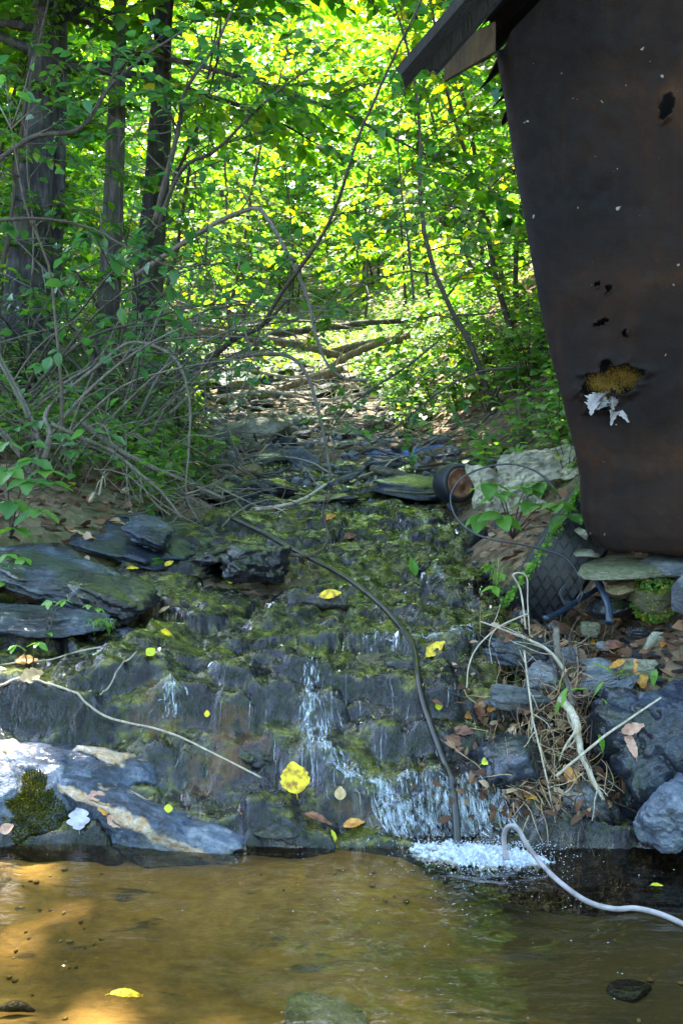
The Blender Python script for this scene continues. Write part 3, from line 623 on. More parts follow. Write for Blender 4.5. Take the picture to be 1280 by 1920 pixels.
# loose slabs along the upper stream bed, one by one
rg = np.random.default_rng(17); protos = {}
for mt in ('slate', 'slate_dry', 'slate_dark', 'pale', 'tan_stone'):
    protos[mt] = [rock_geo(500 + hash_ * 7 + len(mt), (1, .8, .42), 9, 3, .07, 13).mesh('loose_stone', M[mt]) for hash_ in range(4)]
n_st = 0
for i in range(300):
    y = rg.uniform(5.3, 15.5); xr = np.interp(y, XRY, XRX); xl = np.interp(y, XLY, XLX)
    x = rg.uniform(xl - .1, xr + .25); mt = rg.choice(['slate', 'slate_dry', 'slate_dark', 'pale', 'tan_stone'], p=[.16, .46, .12, .2, .06])
    s = rg.uniform(.07, .24) * (1 + .3 * (y > 8) + .5 * (y > 11))
    if y < 6.3 and abs(x - .2) < .45: continue
    o = link('loose_stone', protos[mt][rg.integers(4)], None, (x, y, surf1(x, y) + s * .09)); o.scale = (s, s * rg.uniform(.7, 1.1), s * rg.uniform(.5, 1.1))
    o.rotation_euler = (rg.normal(0, .2), rg.normal(0, .2), rg.uniform(0, 6.28))
    tag(o, {'slate': 'blue wet', 'slate_dry': 'light grey', 'slate_dark': 'dark wet', 'pale': 'pale greenish', 'tan_stone': 'tan'}[mt] + (' small' if s < .15 else ' broad') + ' loose slab in the stream bed ' + ('below the pale green block' if y < 7.3 else 'around the pale green block' if y < 9.2 else 'near the far logs'), 'stone', 'loose slabs in the upper stream bed')
for i in range(70):   # small flat stones on the right bank below the shed
    px, py = rg.uniform(985, 1275), rg.uniform(1175, 1330); p = G(px, py); s = rg.uniform(.018, .06)
    mt = rg.choice(['slate_dry', 'slate_dark', 'tan_stone', 'slate'])
    o = link('flat_stone', protos[mt][rg.integers(4)], None, p + np.array([0, 0, s * .12])); o.scale = (s, s * .8, s * rg.uniform(.5, .9)); o.rotation_euler = (rg.normal(.2, .3), rg.normal(0, .3), rg.uniform(0, 6.28))
    tag(o, {'slate_dry': 'light grey', 'slate_dark': 'dark', 'tan_stone': 'tan', 'slate': 'bluish'}[mt] + ' little stone in the rubble below the shed', 'stone', 'little stones below the shed')
g = Geo()
N = 4200; px = rg.uniform(-2.2, 1.6, N); py_ = rg.uniform(2.95, 15.5, N); k = (px > np.interp(py_, XRY, XRX) - .1) & ((py_ < 4.2) | (px < np.interp(py_, XRY, XRX) + .2)) | (py_ > 5.5) & (px > np.interp(py_, XLY, XLX) - .15) & (px < np.interp(py_, XRY, XRX) + .2)
px, py_ = px[k], py_[k]; s = rg.uniform(.006, .024, len(px)) * (1 + (py_ > 6) * .8); zz = surf(px, py_)
V = np.stack([px, py_, zz + s * .2], -1)[:, None] + IV[None] * s[:, None, None] * rg.uniform(.5, 1.1, (len(px), 1, 3)) * (1 + .25 * rg.standard_normal((len(px), len(IV), 1)))
g.add(V.reshape(-1, 3), None, (np.arange(len(px))[:, None, None] * len(IV) + IF[None]).reshape(-1, 3))
tag(link('gravel', g.mesh('gravel', M['slate_dry'], False)), 'grey gravel strewn along the stream banks', 'gravel', kind='stuff')
# stones and a drowned leaf on the pool floor
for lb, px, py, s, mt in [('yellow-brown stone lying under water near the bottom edge', 1048, 1890, .06, 'tan_stone'), ('orange-brown stone under water left of the foam', 672, 1685, .07, 'tan_stone'),
                          ('large grey-green stone under water at the bottom edge', 620, 1905, .2, 'pale'), ('grey stone under water at the bottom right centre', 850, 1880, .16, 'pale'), ('tan stone under water right of the foam', 1062, 1690, .07, 'tan_stone'),
                          ('dark stone sunk in the shadowed right part of the pool', 1180, 1800, .10, 'slate_dark'), ('dark stone sunk in the middle of the pool', 860, 1760, .09, 'slate_dark')]:
    p = P(px, py, 2.0); r_ = ray(px, py); t = (CAM_H + .12) / -r_[2]; p = np.array([0, 0, CAM_H]) + r_ * t
    o = link('sunken_stone', rock_geo(int(px), (s, s * .8, s * .4), 7, 4, .08, 9).mesh('sunken_stone', M[mt]), None, (p[0], p[1], -.13 if p[0] < .15 else -.19)); tag(o, lb, 'stone')
rg = np.random.default_rng(29); g = Geo(); N = 900; x = rg.uniform(-1.3, 1.3, N); y = rg.uniform(1.7, 2.75, N); k = fbm(x * 2.5, y * 3, None, 3, 26) > -.05; x, y = x[k], y[k]; N = len(x)
zb_ = -.13 + .10 * sstep(2.3, 2.78, y) * (1 - .5 * sstep(.1, .5, x)) + .04 * fbm(x * 1.6, y * 2.2, None, 4, 21) + .015 * fbm(x * 9, y * 12, None, 2, 22) - .06 * sstep(.0, .6, x); r_ = rg.uniform(.002, .010, N) * (1 + .8 * (rg.random(N) < .1))
V = np.stack([x, y, zb_ + r_ * .15], -1)[:, None] + IV[None] * r_[:, None, None] * rg.uniform(.6, 1.3, (N, 1, 3)) * np.array([1, 1, .35]) * (1 + .15 * rg.standard_normal((N, len(IV), 1)))
g.add(V.reshape(-1, 3), None, (np.arange(N)[:, None, None] * len(IV) + IF[None]).reshape(-1, 3), np.repeat(rg.random(N), len(IV)))
pm = NT('pool_pebbles'); pm.done(pm.pbr(pm.ramp(pm.attr('rnd'), [(0, (.05, .034, .012)), (.4, (.11, .072, .022)), (.8, (.2, .14, .05)), (1, (.34, .28, .16))]), .8).outputs[0])
tag(link('pool_gravel', g.mesh('pool_gravel', pm.m)), 'small pebbles and grit scattered over the floor of the pool', 'gravel', kind='stuff')
rg = np.random.default_rng(23)
for i, (px, py) in enumerate([(215, 1725), (250, 1655), (110, 1720), (240, 1785), (40, 1760), (30, 1890), (330, 1665), (60, 1735), (140, 1745), (380, 1640)]):
    r_ = ray(px, py); t = (CAM_H + .11) / -r_[2]; p = np.array([0, 0, CAM_H]) + r_ * t
    g = Geo(); a = rg.uniform(-.5, .5); L = rg.uniform(.03, .06); dv = np.array([math.cos(a), math.sin(a) * .6, 0])
    tube(g, smooth_path([-dv * L, np.array([0, .008, .006]), dv * L], 8), np.array([.004, .008, .011, .013, .013, .01, .007, .003]), 7, .3, i)
    o = link('sunken_stick', g.mesh('sunken_stick', M['wet_wood']), None, (p[0], p[1], -.115)); tag(o, 'short dark waterlogged stick on the silt of the pool floor', 'stick', 'sunken sticks on the pool floor')

# ------------------------------------------------------------------ the rusty shed
SHED_D, YAW = 3.6, R(15)
EDGE = [(925, 92), (945, 200), (965, 330), (985, 440), (1006, 560), (1030, 670), (1055, 770), (1075, 850), (1083, 900), (1085, 960), (1096, 1002), (1118, 1027), (1150, 1040)]
EP = np.array([P(px, py, SHED_D) for px, py in EDGE])[::-1]
def xedge(z): return np.interp(z, EP[:, 2], EP[:, 0])
ZB, ZT = EP[0, 2], EP[-1, 2]
shed = thing('shed', 'rusty brown sheet-metal shed leaning over the stream on stacked stones', 'shed', (float(xedge(ZB)) + .3, SHED_D, float(ZB)))
def to_shed(o): o.parent = shed; o.matrix_parent_inverse = Matrix.Translation(-shed.location); return o
# wall sheet: back along the side, round the corner, along the front
path = []
for L in np.linspace(1.7, .06, 22): path.append((math.sin(YAW) * L, math.cos(YAW) * L))
for a in np.linspace(0, 1, 6)[1:-1]:
    t = a; A = np.array([math.sin(YAW) * .06, math.cos(YAW) * .06]); B = np.array([math.cos(YAW) * .05, -math.sin(YAW) * .05]); path.append(tuple(A * (1 - t) ** 2 + B * t ** 2 + 0 * A))
NF0 = len(path)
us = np.arange(.05, 1.2, .0055)
for u in us: path.append((math.cos(YAW) * u, -math.sin(YAW) * u))
path = np.array(path); zs = np.arange(0, 1.0001, 1 / 330)
uu = np.concatenate([np.full(NF0, -1.), us])
PX, Tz = np.meshgrid(np.arange(len(path)), zs)
bot = ZB + .012 * np.sin(PX * .05) + .012 * fbm(PX * .05, PX * 0., None, 4, 63); 
# top follows the 45 degree roof line on the front wall, level on the side
top = ZT + np.maximum(0, uu[PX]) * .95
Zw = bot + (top - bot) * Tz
Xw = xedge(np.minimum(Zw, ZT)) + path[PX, 0]; Yw = SHED_D + path[PX, 1]
dent = .022 * fbm(Xw * 1.6, Zw * 1.6, None, 2, 64) + .012 * fbm(Xw * 3, Zw * 3, None, 3, 61) + .004 * fbm(Xw * 11, Zw * 11, None, 2, 62)
Yw = Yw + dent
V = np.stack([Xw, Yw, Zw], -1)
# picture position of each grid point, to cut the torn holes where they sit in the sheet
rel = V - np.array([0, 0, CAM_H]); fw = rel[..., 1] * ct - rel[..., 2] * st_; upc = rel[..., 1] * st_ + rel[..., 2] * ct
qx = 640 + FPX * rel[..., 0] / fw; qy = 960 - FPX * upc / fw
def hole(cx, cy, rx, ry, rot=0, rag=.25, seed=0):
    a = R(rot); dx, dy = qx - cx, qy - cy; u = dx * math.cos(a) + dy * math.sin(a); v = -dx * math.sin(a) + dy * math.cos(a)
    th = np.arctan2(v / ry, u / rx); return np.hypot(u / rx, v / ry) / (1 + rag * fbm(np.cos(th) * 2 + seed, np.sin(th) * 2, None, 2, seed))
hs = [hole(1247, 199, 13, 24, 12, .15, 1), np.minimum(hole(1140, 715, 47, 31, -14, .6, 2), np.minimum(hole(1175, 702, 24, 17, 0, .5, 5), hole(1122, 752, 25, 22, 20, .5, 3))),
      hole(1138, 543, 5, 7, 0, .2, 4), hole(1118, 534, 3, 4), hole(1172, 626, 4, 6), hole(1126, 604, 11, 5, -20, .4, 6)]
ins = np.minimum.reduce(hs); rim = np.exp(-((ins - 1.1) / .25) ** 2) * (ins > .9) * (ins < 2)
V[..., 1] -= rim * (.010 + .010 * fbm(qx * .08, qy * .08, None, 2, 66))
nx = V.shape[1]; i = np.arange(V.shape[0] - 1)[:, None] * nx; j = np.arange(nx - 1)[None]
q = np.stack([i + j, i + j + 1, i + nx + j + 1, i + nx + j], -1).reshape(-1, 4); front = (uu[PX] >= 0).ravel()
kp = ~((ins.ravel() < 1) & front); q = q[kp[q].all(1)]
g = Geo(); g.add(V.reshape(-1, 3), q)
wl = to_shed(link('wall', g.mesh('wall', M['rust']))); sm = wl.modifiers.new('sheet', 'SOLIDIFY'); sm.thickness = .007
# bird hole lip and torn-out insulation
def blob(name, px, py, d, dims, mat, seed, parent=None, rough=.35):
    r_ = np.random.default_rng(seed); g = Geo(); N = 1700; a = norm(r_.normal(0, 1, (N, 3))) * (r_.random((N, 1)) ** .4) * (1 + .5 * fbm(np.arange(N) * .02, np.zeros(N), None, 2, seed))[:, None] * np.asarray(dims) * .5
    leaf_cards(g, a, r_.normal(0, 1, (N, 3)), r_.normal(0, 1, (N, 3)), r_.uniform(.002, .006, N), r_.random(N), .6)
    return to_shed(link(name, g.mesh(name, M[mat]), None, P(px, py, d)))
for k, (px, py, s, mt) in enumerate([(1122, 718, .075, 'wool_y'), (1162, 702, .10, 'wool_y'), (1182, 712, .07, 'wool_y'), (1145, 732, .08, 'wool_y')]):
    blob('insulation_tuft', px, py, 3.535 if mt == 'wool_w' else 3.66, (s, s * .5, s * (1.2 if mt == 'wool_w' else .8)), mt, 70 + k)
for k, (x1, y1, x2, y2, wd) in enumerate([(1118, 738, 1106, 768, .5), (1130, 742, 1124, 776, .42), (1150, 738, 1152, 792, .34), (1158, 745, 1172, 798, .26), (1140, 735, 1112, 758, .5), (1148, 742, 1146, 772, .5)]):
    A, B = P(x1, y1, 3.585), P(x2, y2, 3.52 + .008 * k); L = np.linalg.norm(B - A); o = to_shed(link('torn_lining', leaf_mesh('torn_lining', M['wool_w'], L, L * wd, .3, .25, .25, 15, 0, .2, 80 + k), None, A)); o.rotation_euler = Vector(B - A).to_track_quat('Y', 'Z').to_euler(); o.rotation_euler.rotate_axis('Y', .5 * math.sin(k * 2.2) + 3.14 * (k % 2))
xb = P(1160, 700, 3.6); g = Geo(); 
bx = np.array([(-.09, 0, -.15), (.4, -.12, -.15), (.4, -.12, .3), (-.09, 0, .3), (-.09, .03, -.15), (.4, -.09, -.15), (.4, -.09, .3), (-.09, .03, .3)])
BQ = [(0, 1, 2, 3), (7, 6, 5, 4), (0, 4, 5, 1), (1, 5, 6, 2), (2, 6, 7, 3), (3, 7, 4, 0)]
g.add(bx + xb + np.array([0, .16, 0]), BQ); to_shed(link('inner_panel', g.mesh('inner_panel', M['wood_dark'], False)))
def board(name, a, b, width, thick, mat, parent, wdir, seed=0, ragged=.02):
    """a plank from a to b; wdir = direction of its width"""
    a = np.asarray(a, float); b = np.asarray(b, float); ax = norm(b - a); wd = norm(np.asarray(wdir, float) - ax * (ax @ np.asarray(wdir, float))); nn = np.cross(ax, wd)
    n = 14; r_ = np.random.default_rng(seed); t = np.linspace(0, 1, n); L = np.linalg.norm(b - a); v = []
    for ti in t:
        c = a + (b - a) * ti + nn * .006 * math.sin(ti * 5 + seed)
        for sw, sn in ((-.5, -.5), (.5, -.5), (.5, .5), (-.5, .5)):
            e = r_.uniform(-ragged, ragged) if ti in (0.0, 1.0) else 0
            v.append(c + wd * (sw * width + .002 * r_.standard_normal()) + nn * sn * thick + ax * e)
    q = [(0, 3, 2, 1), ((n - 1) * 4, (n - 1) * 4 + 1, (n - 1) * 4 + 2, (n - 1) * 4 + 3)]
    for i_ in range(n - 1):
        for k_ in range(4): q.append((i_ * 4 + k_, i_ * 4 + (k_ + 1) % 4, i_ * 4 + 4 + (k_ + 1) % 4, i_ * 4 + 4 + k_))
    g = Geo(); g.add(np.array(v), q); return to_shed(link(name, g.mesh(name, mat, False)))
back = np.array([math.sin(YAW), math.cos(YAW), 0])
tips = [(752, 146, 3.45), (800, 122, 3.62), (838, 86, 3.74), (842, 82, 3.86), (850, 70, 3.99), (846, 72, 4.11), (853, 60, 4.24), (856, 58, 4.36), (858, 60, 4.48), (860, 60, 4.6), (862, 60, 4.72), (864, 60, 4.85), (866, 62, 4.97)]
slope = norm(np.array([math.cos(YAW) * .80, -math.sin(YAW) * .80, .80]))
for k, (px, py, d_) in enumerate(tips):
    a = P(px, py - 40 * (k > 3), d_); board('roof_board', a, a + slope * 1.9, .115, .024, M['wood_dark'], shed, back, k, .012)
a = P(822, 92, 3.52); board('roof_cleat', P(806, 132, 3.5), P(806, 132, 3.5) + slope * 1.2, .04, .035, M['wood_dark'], shed, back, 31)
g = Geo(); bb = [P(832, 88, 3.55), P(832, 152, 3.55), P(927, 96, 3.52), P(927, 40, 3.52)]
V = np.array(bb + [p + back * .022 for p in bb]); g.add(V, [(0, 1, 2, 3), (7, 6, 5, 4), (0, 4, 5, 1), (1, 5, 6, 2), (2, 6, 7, 3), (3, 7, 4, 0)])
fb = to_shed(link('barge_board', g.mesh('barge_board', M['wood_warm'], False)))
side = np.array([math.cos(YAW), -math.sin(YAW), 0]); c_ = np.array([float(xedge(ZB)) , SHED_D, ZB]); q = [(0, 1, 2, 3), (7, 6, 5, 4), (0, 4, 5, 1), (1, 5, 6, 2), (2, 6, 7, 3), (3, 7, 4, 0)]
def slab(name, a, e1, e2, th, mat):
    g = Geo(); a = np.asarray(a, float); b4_ = [a, a + e1, a + e1 + e2, a + e2]; g.add(np.array(b4_ + [p + th for p in b4_]), q); return to_shed(link(name, g.mesh(name, mat, False)))
up1 = np.array([0, 0, 1.])
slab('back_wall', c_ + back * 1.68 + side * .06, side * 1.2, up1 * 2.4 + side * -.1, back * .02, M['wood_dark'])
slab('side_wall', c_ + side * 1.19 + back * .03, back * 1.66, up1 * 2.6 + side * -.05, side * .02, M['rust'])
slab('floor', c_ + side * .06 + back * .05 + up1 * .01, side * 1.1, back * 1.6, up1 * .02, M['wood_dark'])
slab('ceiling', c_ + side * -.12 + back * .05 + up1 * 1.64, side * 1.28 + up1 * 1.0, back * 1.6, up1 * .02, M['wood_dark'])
# corrugated roofing on the boards
g = Geo(); a0 = P(868, 18, 3.38); n_u, n_v = 60, 8; Vv = []
upn = norm(np.cross(slope, back)); upn = upn if upn[2] > 0 else -upn
for k in range(n_u):
    for m in range(n_v): Vv.append(a0 + back * (k * 1.65 / n_u) + slope * (.10 * (k % 7 == 3) + .07 * math.sin(k * .6) + m * .27) + upn * (.022 + .008 * math.sin(k * 1.1)))
q = [(k * n_v + m, (k + 1) * n_v + m, (k + 1) * n_v + m + 1, k * n_v + m + 1) for k in range(n_u - 1) for m in range(n_v - 1)]
g.add(np.array(Vv), q); rs = to_shed(link('roof_sheet', g.mesh('roof_sheet', M['rust']))); rs.modifiers.new('sheet', 'SOLIDIFY').thickness = .004

# ------------------------------------------------------------------ tyre, wheel, rubbish, hoses
def lathe(profile, seg=48):
    g = Geo(); pr = np.asarray(profile, float); n = len(pr); an = np.linspace(0, 2 * math.pi, seg, endpoint=False)
    V = np.stack([pr[None, :, 0] * np.cos(an)[:, None], pr[None, :, 0] * np.sin(an)[:, None], np.repeat(pr[None, :, 1], seg, 0)], -1)
    i = np.arange(seg)[:, None]; j = np.arange(n - 1)[None]; k = (i + 1) % seg
    q = np.stack([i * n + j, k * n + j, k * n + j + 1, i * n + j + 1], -1).reshape(-1, 4); g.add(V.reshape(-1, 3), q); return g
def aim(o, axis, roll=0): o.rotation_euler = (Vector(axis).to_track_quat('Z', 'Y') @ Matrix.Rotation(roll, 3, 'Z').to_quaternion()).to_euler()
tp = P(1052, 1050, 4.12)
ty = thing('tyre', 'worn black car tyre wedged under the shed, green moss on its edge', 'tyre', tp)
RT, WT = .30, .20
prof = [(.185, -.07), (.20, -.092), (.25, -.105), (.282, -.098), (.296, -.08), (.30, -.04), (.302, 0), (.30, .04), (.296, .08), (.282, .098), (.25, .105), (.20, .092), (.185, .07), (.19, 0), (.185, -.07)]
link('carcass', lathe(prof, 64).mesh('carcass', M['rubber']), ty)
g = Geo(); cub = np.array([(x, y, z) for z in (-1, 1) for y in (-1, 1) for x in (-1, 1)], float); CQ = [(0, 2, 3, 1), (4, 5, 7, 6), (0, 1, 5, 4), (2, 6, 7, 3), (0, 4, 6, 2), (1, 3, 7, 5)]
for row in range(6):
    z = -.075 + row * .03
    for k in range(44):
        a = (k + .5 * (row % 2)) / 44 * 2 * math.pi; c, s = math.cos(a), math.sin(a); v = cub * np.array([.007, .0165, .012])
        rr = .300 if abs(z) < .06 else .294; v[:, 1] += v[:, 2] * .5
        x = (rr + v[:, 0]) * c - v[:, 1] * s; y = (rr + v[:, 0]) * s + v[:, 1] * c; g.add(np.stack([x, y, v[:, 2] + z], -1), CQ)
tb = link('tread', g.mesh('tread', M['rubber'], False), ty); tb['kind'] = 'stuff'
g = Geo(); r_ = np.random.default_rng(3); N = 700; a = r_.uniform(1.7, 4.2, N); zz = r_.normal(-.088, .008, N); pos = np.stack([.297 * np.cos(a), .297 * np.sin(a), zz], -1); pos[:, :2] *= (1 + r_.uniform(-.02, .02, N))[:, None]
leaf_cards(g, pos, r_.normal(0, 1, (N, 3)), pos * np.array([1, 1, 0]) + r_.normal(0, .15, (N, 3)), r_.uniform(.008, .018, N), r_.random(N), .9); link('moss', g.mesh('moss', M['sprout']), ty)['kind'] = 'stuff'
aim(ty, (.80, -.18, -.50), .3)
wp = P(853, 906, 5.75)
wh = thing('wheel', 'small rusty wheel with black tyre half buried beside the stream', 'wheel', wp)
rw = .098
link('tyre', lathe([(.072, .05), (.085, .058), (rw, .04), (rw + .004, 0), (rw, -.06), (.085, -.085), (.05, -.09), (.05, .0), (.072, .05)], 40).mesh('tyre', M['rubber']), wh)
rim_ = link('rim', lathe([(.078, .050), (.074, .058), (.064, .056), (.05, .046), (.032, .048), (.022, .060), (.0005, .062)], 40).mesh('rim', M['rust_rim']), wh)
link('hub', lathe([(.013, .05), (.013, .076), (.009, .080), (.0005, .080)], 16).mesh('hub', M['rust_rim']), rim_)
aim(wh, (.42, -.90, .14))
def crumple(name, label, cat, px, py, d, w_, h_, mat, seed, rot):
    g = Geo(); n = 60; u, v = np.meshgrid(np.linspace(-1, 1, n), np.linspace(-1, 1, n))
    o1 = 1 + .22 * fbm(np.cos(np.arctan2(v, u)) * 1.5, np.sin(np.arctan2(v, u)) * 1.5, None, 3, seed)
    r_ = np.maximum(np.abs(u), np.abs(v)); z = .16 * np.abs(fbm(u * 2.2, v * 2.2, None, 4, seed)) + .05 * fbm(u * 7, v * 7, None, 2, seed + 4)
    V = np.stack([u * w_ * .5 * o1, v * h_ * .5 * o1, z * min(w_, h_) * .9], -1).reshape(-1, 3)
    i = np.arange(n - 1)[:, None] * n; j = np.arange(n - 1)[None]; g.add(V, np.stack([i + j, i + j + 1, i + n + j + 1, i + n + j], -1).reshape(-1, 4))
    o = link(name, g.mesh(name, M[mat], False), None, P(px, py, d)); o.rotation_euler = [R(a) for a in rot]; o.modifiers.new('sheet', 'SOLIDIFY').thickness = .003; return tag(o, label, cat)
crumple('plastic_sheet', 'dirty off-white plastic sheet lying behind the three-leaved plant', 'plastic sheet', 950, 925, 5.3, .34, .24, 'trash', 3, (48, 8, 10))
crumple('plastic_sheet', 'pale crumpled sheet sticking out beside the shed corner', 'plastic sheet', 1020, 872, 5.5, .46, .22, 'trash', 9, (38, -6, 0))
crumple('tarp', 'crumpled blue plastic tarp at the upper right stream edge', 'tarp', 768, 862, 7.2, .52, .26, 'tarp', 5, (26, -4, 0))
def drape(path, r):
    h = surf(path[:, 0], path[:, 1]) + r * 1.1; k = np.where(path[:, 1] > 2.80, np.maximum(h - path[:, 2], 0), 0); k = np.where(k < .3, k, 0)
    for _ in range(3): k = np.maximum(k, np.convolve(np.pad(k, 2, 'edge'), np.ones(5) / 5, 'valid'))
    path = path.copy(); path[:, 2] += k; return path
def cable(name, label, cat, pts, r, mat, n=80, seg=10, group=None, rough=0, taper=None):
    """pts: (px, py, depth or None = on the ground, +lift)"""
    Q = []
    for p in pts:
        if p[2] is None: c = G(p[0], p[1]) + np.array([0, -.01, r + (p[3] if len(p) > 3 else 0)])
        else: c = P(p[0], p[1], p[2])
        Q.append(c)
    path = drape(smooth_path(Q, n), r); g = Geo(); rad = r if taper is None else np.linspace(r, taper, n)
    base = path[0].copy(); tube(g, path - base, rad, seg, rough, int(abs(pts[0][0])) + 3)
    return tag(link(name, g.mesh(name, M[mat]), None, base), label, cat, group)
cable('hose', 'black plastic water hose running down the middle of the cascade into the pool', 'hose', [(435, 972, 4.95), (490, 998, 4.75), (530, 1020, 4.55), (580, 1046, 4.4), (640, 1078, 4.1), (700, 1122, 3.85), (745, 1168, 3.65), (775, 1215, 3.45), (784, 1280, 3.24), (800, 1340, 3.12), (822, 1400, 3.02), (845, 1470, 2.92), (854, 1530, 2.84), (857, 1590, 2.78)], .0100, 'hose', 110, 14)
cable('hose', 'thin off-white hose rising from the pool and trailing to the right', 'hose', [(948, 1612, 2.70), (944, 1570, 2.70), (952, 1550, 2.69), (968, 1552, 2.68), (985, 1580, 2.66), (1010, 1615, 2.65), (1050, 1655, 2.55), (1100, 1690, 2.46), (1150, 1704, 2.43), (1190, 1703, 2.43), (1240, 1715, 2.40), (1300, 1742, 2.335)], .0062, 'pale_hose', 90, 10)
cable('cable', 'thin black cable looping over the plants and dropping in front of the tyre', 'cable', [(1050, 935, 4.0), (1030, 905, 4.05), (1000, 882, 4.1), (960, 870, 4.15), (910, 876, 4.2), (868, 895, 4.2), (846, 925, 4.2), (848, 955, 4.15), (865, 982, 4.1), (900, 1005, 4.0), (960, 1018, 3.9), (1020, 1030, 3.82), (1062, 1048, 3.78), (1085, 1080, 3.75), (1090, 1105, 3.75), (1080, 1125, 3.75)], .0038, 'cable', 110, 8)
cable('pipe', 'short blue plastic pipe poking out from under the tyre', 'pipe', [(1020, 1160, 3.62), (1050, 1147, 3.68), (1085, 1125, 3.75), (1125, 1100, 3.85)], .009, 'blue_pipe', 20, 12)
cable('pipe', 'stubby bent blue-black pipe end under the foundation stones', 'pipe', [(1142, 1168, 3.5), (1140, 1140, 3.55), (1130, 1110, 3.62), (1120, 1090, 3.75)], .012, 'blue_pipe', 20, 12)
coil = [(1070 + 22 * math.cos(a) * (1 - a * .01), 1110 + 18 * math.sin(a) + a * .6, 3.74 - .01 * math.sin(a)) for a in np.linspace(0, 16, 40)]
cable('wire', 'loose coil of thin dark wire in front of the tyre', 'wire', coil, .0022, 'cable', 140, 5)
cable('wire', 'short pale wire leaning on the tyre shoulder', 'wire', [(1040, 1003, 3.95), (1062, 978, 3.95), (1085, 955, 3.95)], .004, 'pale_hose', 8, 6)

# ------------------------------------------------------------------ trees and saplings
def perp_h(v):
    p = np.array([-v[1], v[0], 0.]); return p / (np.linalg.norm(p) + 1e-6)
def grow(seed, H, r0, lo, nbr, blen, ntw, nlf, lsize, path=None, updeg=25, droop=.25, tilt=.35, seg=8, tw_len=.38, bark_rough=.12, top_len=.45, lmul=1., leafout=.25, tr_n=14):
    r_ = np.random.default_rng(seed); gt, gb, gl = Geo(), Geo(), Geo()
    if path is None:
        lean = r_.normal(0, .05, 2); n = 8; z = np.linspace(0, H, n); path = np.stack([lean[0] * z + .04 * H * fbm(z / H * 3, z * 0 + seed, None, 2, seed), lean[1] * z + .04 * H * fbm(z / H * 3, z * 0 + seed + 9, None, 2, seed), z], -1)
        path -= path[0]
    tp_ = smooth_path(path, tr_n); tr = r0 * (1 - .82 * np.linspace(0, 1, len(tp_)) ** 1.1); tr[0] *= 1.35
    tube(gt, tp_ - np.array([0, 0, .05]), tr, seg, bark_rough, seed, freq=9)
    LP, LA, LU, LS = [], [], [], []
    for b in range(nbr):
        t = lo + (1 - lo) * (b + r_.random()) / nbr; i = min(int(t * (len(tp_) - 1)), len(tp_) - 2); f = t * (len(tp_) - 1) - i
        p0 = tp_[i] * (1 - f) + tp_[i + 1] * f; rb = max(.004, tr[i] * .38)
        az = b * 2.4 + r_.normal(0, .5); rel = (t - lo) / (1 - lo + 1e-6)
        L = blen * (1 - (1 - top_len) * rel) * r_.uniform(.65, 1.2); up = R(updeg + r_.normal(0, 12) + 25 * rel)
        d0 = np.array([math.cos(az) * math.cos(up), math.sin(az) * math.cos(up), math.sin(up)]); k = 7; pts = [p0]; d = d0.copy()
        for _ in range(k - 1):
            d = norm(d + r_.normal(0, .13, 3) + np.array([0, 0, -droop * .25])); pts.append(pts[-1] + d * L / (k - 1))
        pts = np.array(pts); tube(gb, pts, np.linspace(rb, .0025, k), 5, cap=False)
        for w_ in range(ntw):
            tt = leafout + (1 - leafout) * (w_ + r_.random()) / ntw; j = min(int(tt * (k - 1)), k - 2); q0 = pts[j] + (pts[j + 1] - pts[j]) * (tt * (k - 1) - j)
            dd = norm(pts[j + 1] - pts[j]); sgn = 1 if w_ % 2 else -1
            td = norm(dd * .7 + sgn * perp_h(dd) * r_.uniform(.5, 1.1) + np.array([0, 0, r_.normal(.0, .2)])); TL = tw_len * blen * r_.uniform(.4, 1.) * (1.1 - .6 * tt)
            q1 = q0 + td * TL * .5 + r_.normal(0, .02, 3); q2 = q0 + td * TL + np.array([0, 0, -.12 * TL]); tube(gb, np.array([q0, q1, q2]), [.004 * lmul, .003 * lmul, .0015], 3, cap=False)
            s = np.linspace(.12, 1, nlf)[:, None]; lp = q0 * (1 - s) ** 2 + 2 * q1 * s * (1 - s) + q2 * s * s
            sg = np.where(np.arange(nlf) % 2, 1., -1.)[:, None]
            LP.append(lp); LA.append(td[None] * .6 + sg * perp_h(td)[None] * .8 + r_.normal(0, .3, (nlf, 3)) + np.array([0, 0, -.25])); LU.append(np.array([0, 0, 1.]) + r_.normal(0, tilt, (nlf, 3))); LS.append(lsize * r_.uniform(.6, 1.2, nlf))
    LP, LA, LU, LS = map(np.concatenate, (LP, LA, LU, LS))
    rn = np.clip(r_.beta(2.2, 2.2, len(LP)) + .1 * fbm(LP[:, 0] * 1.5, LP[:, 1] * 1.5, LP[:, 2] * 1.5, 2, seed), 0, 1); rn = np.where(r_.random(len(LP)) < .012, 1., rn * .95)
    leaf_cards(gl, LP, LA, LU, LS, rn)
    return gt, gb, gl, (LP, LA, LU, LS)
def tree_thing(name, label, cat, geos, loc, bark_m, leaf_m, group=None, leafpart='crown', trunkname='trunk'):
    t = thing(name, label, cat, loc, group); gt, gb, gl = geos[:3]
    link(trunkname, gt.mesh(trunkname, M[bark_m]), t); link('branches', gb.mesh('branches', M[bark_m]), t)['kind'] = 'stuff'
    link(leafpart, gl.mesh(leafpart, M[leaf_m]), t)['kind'] = 'stuff'
    return t
rng = np.random.default_rng(99)
def put(o, x, y, s=1., rz=None, dz=0): o.location = (x, y, surf1(x, y) - .03 + dz); o.scale = (s, s, s * rng.uniform(.92, 1.1)); o.rotation_euler = (rng.normal(0, .03), rng.normal(0, .03), rng.uniform(0, 6.28) if rz is None else rz); return o

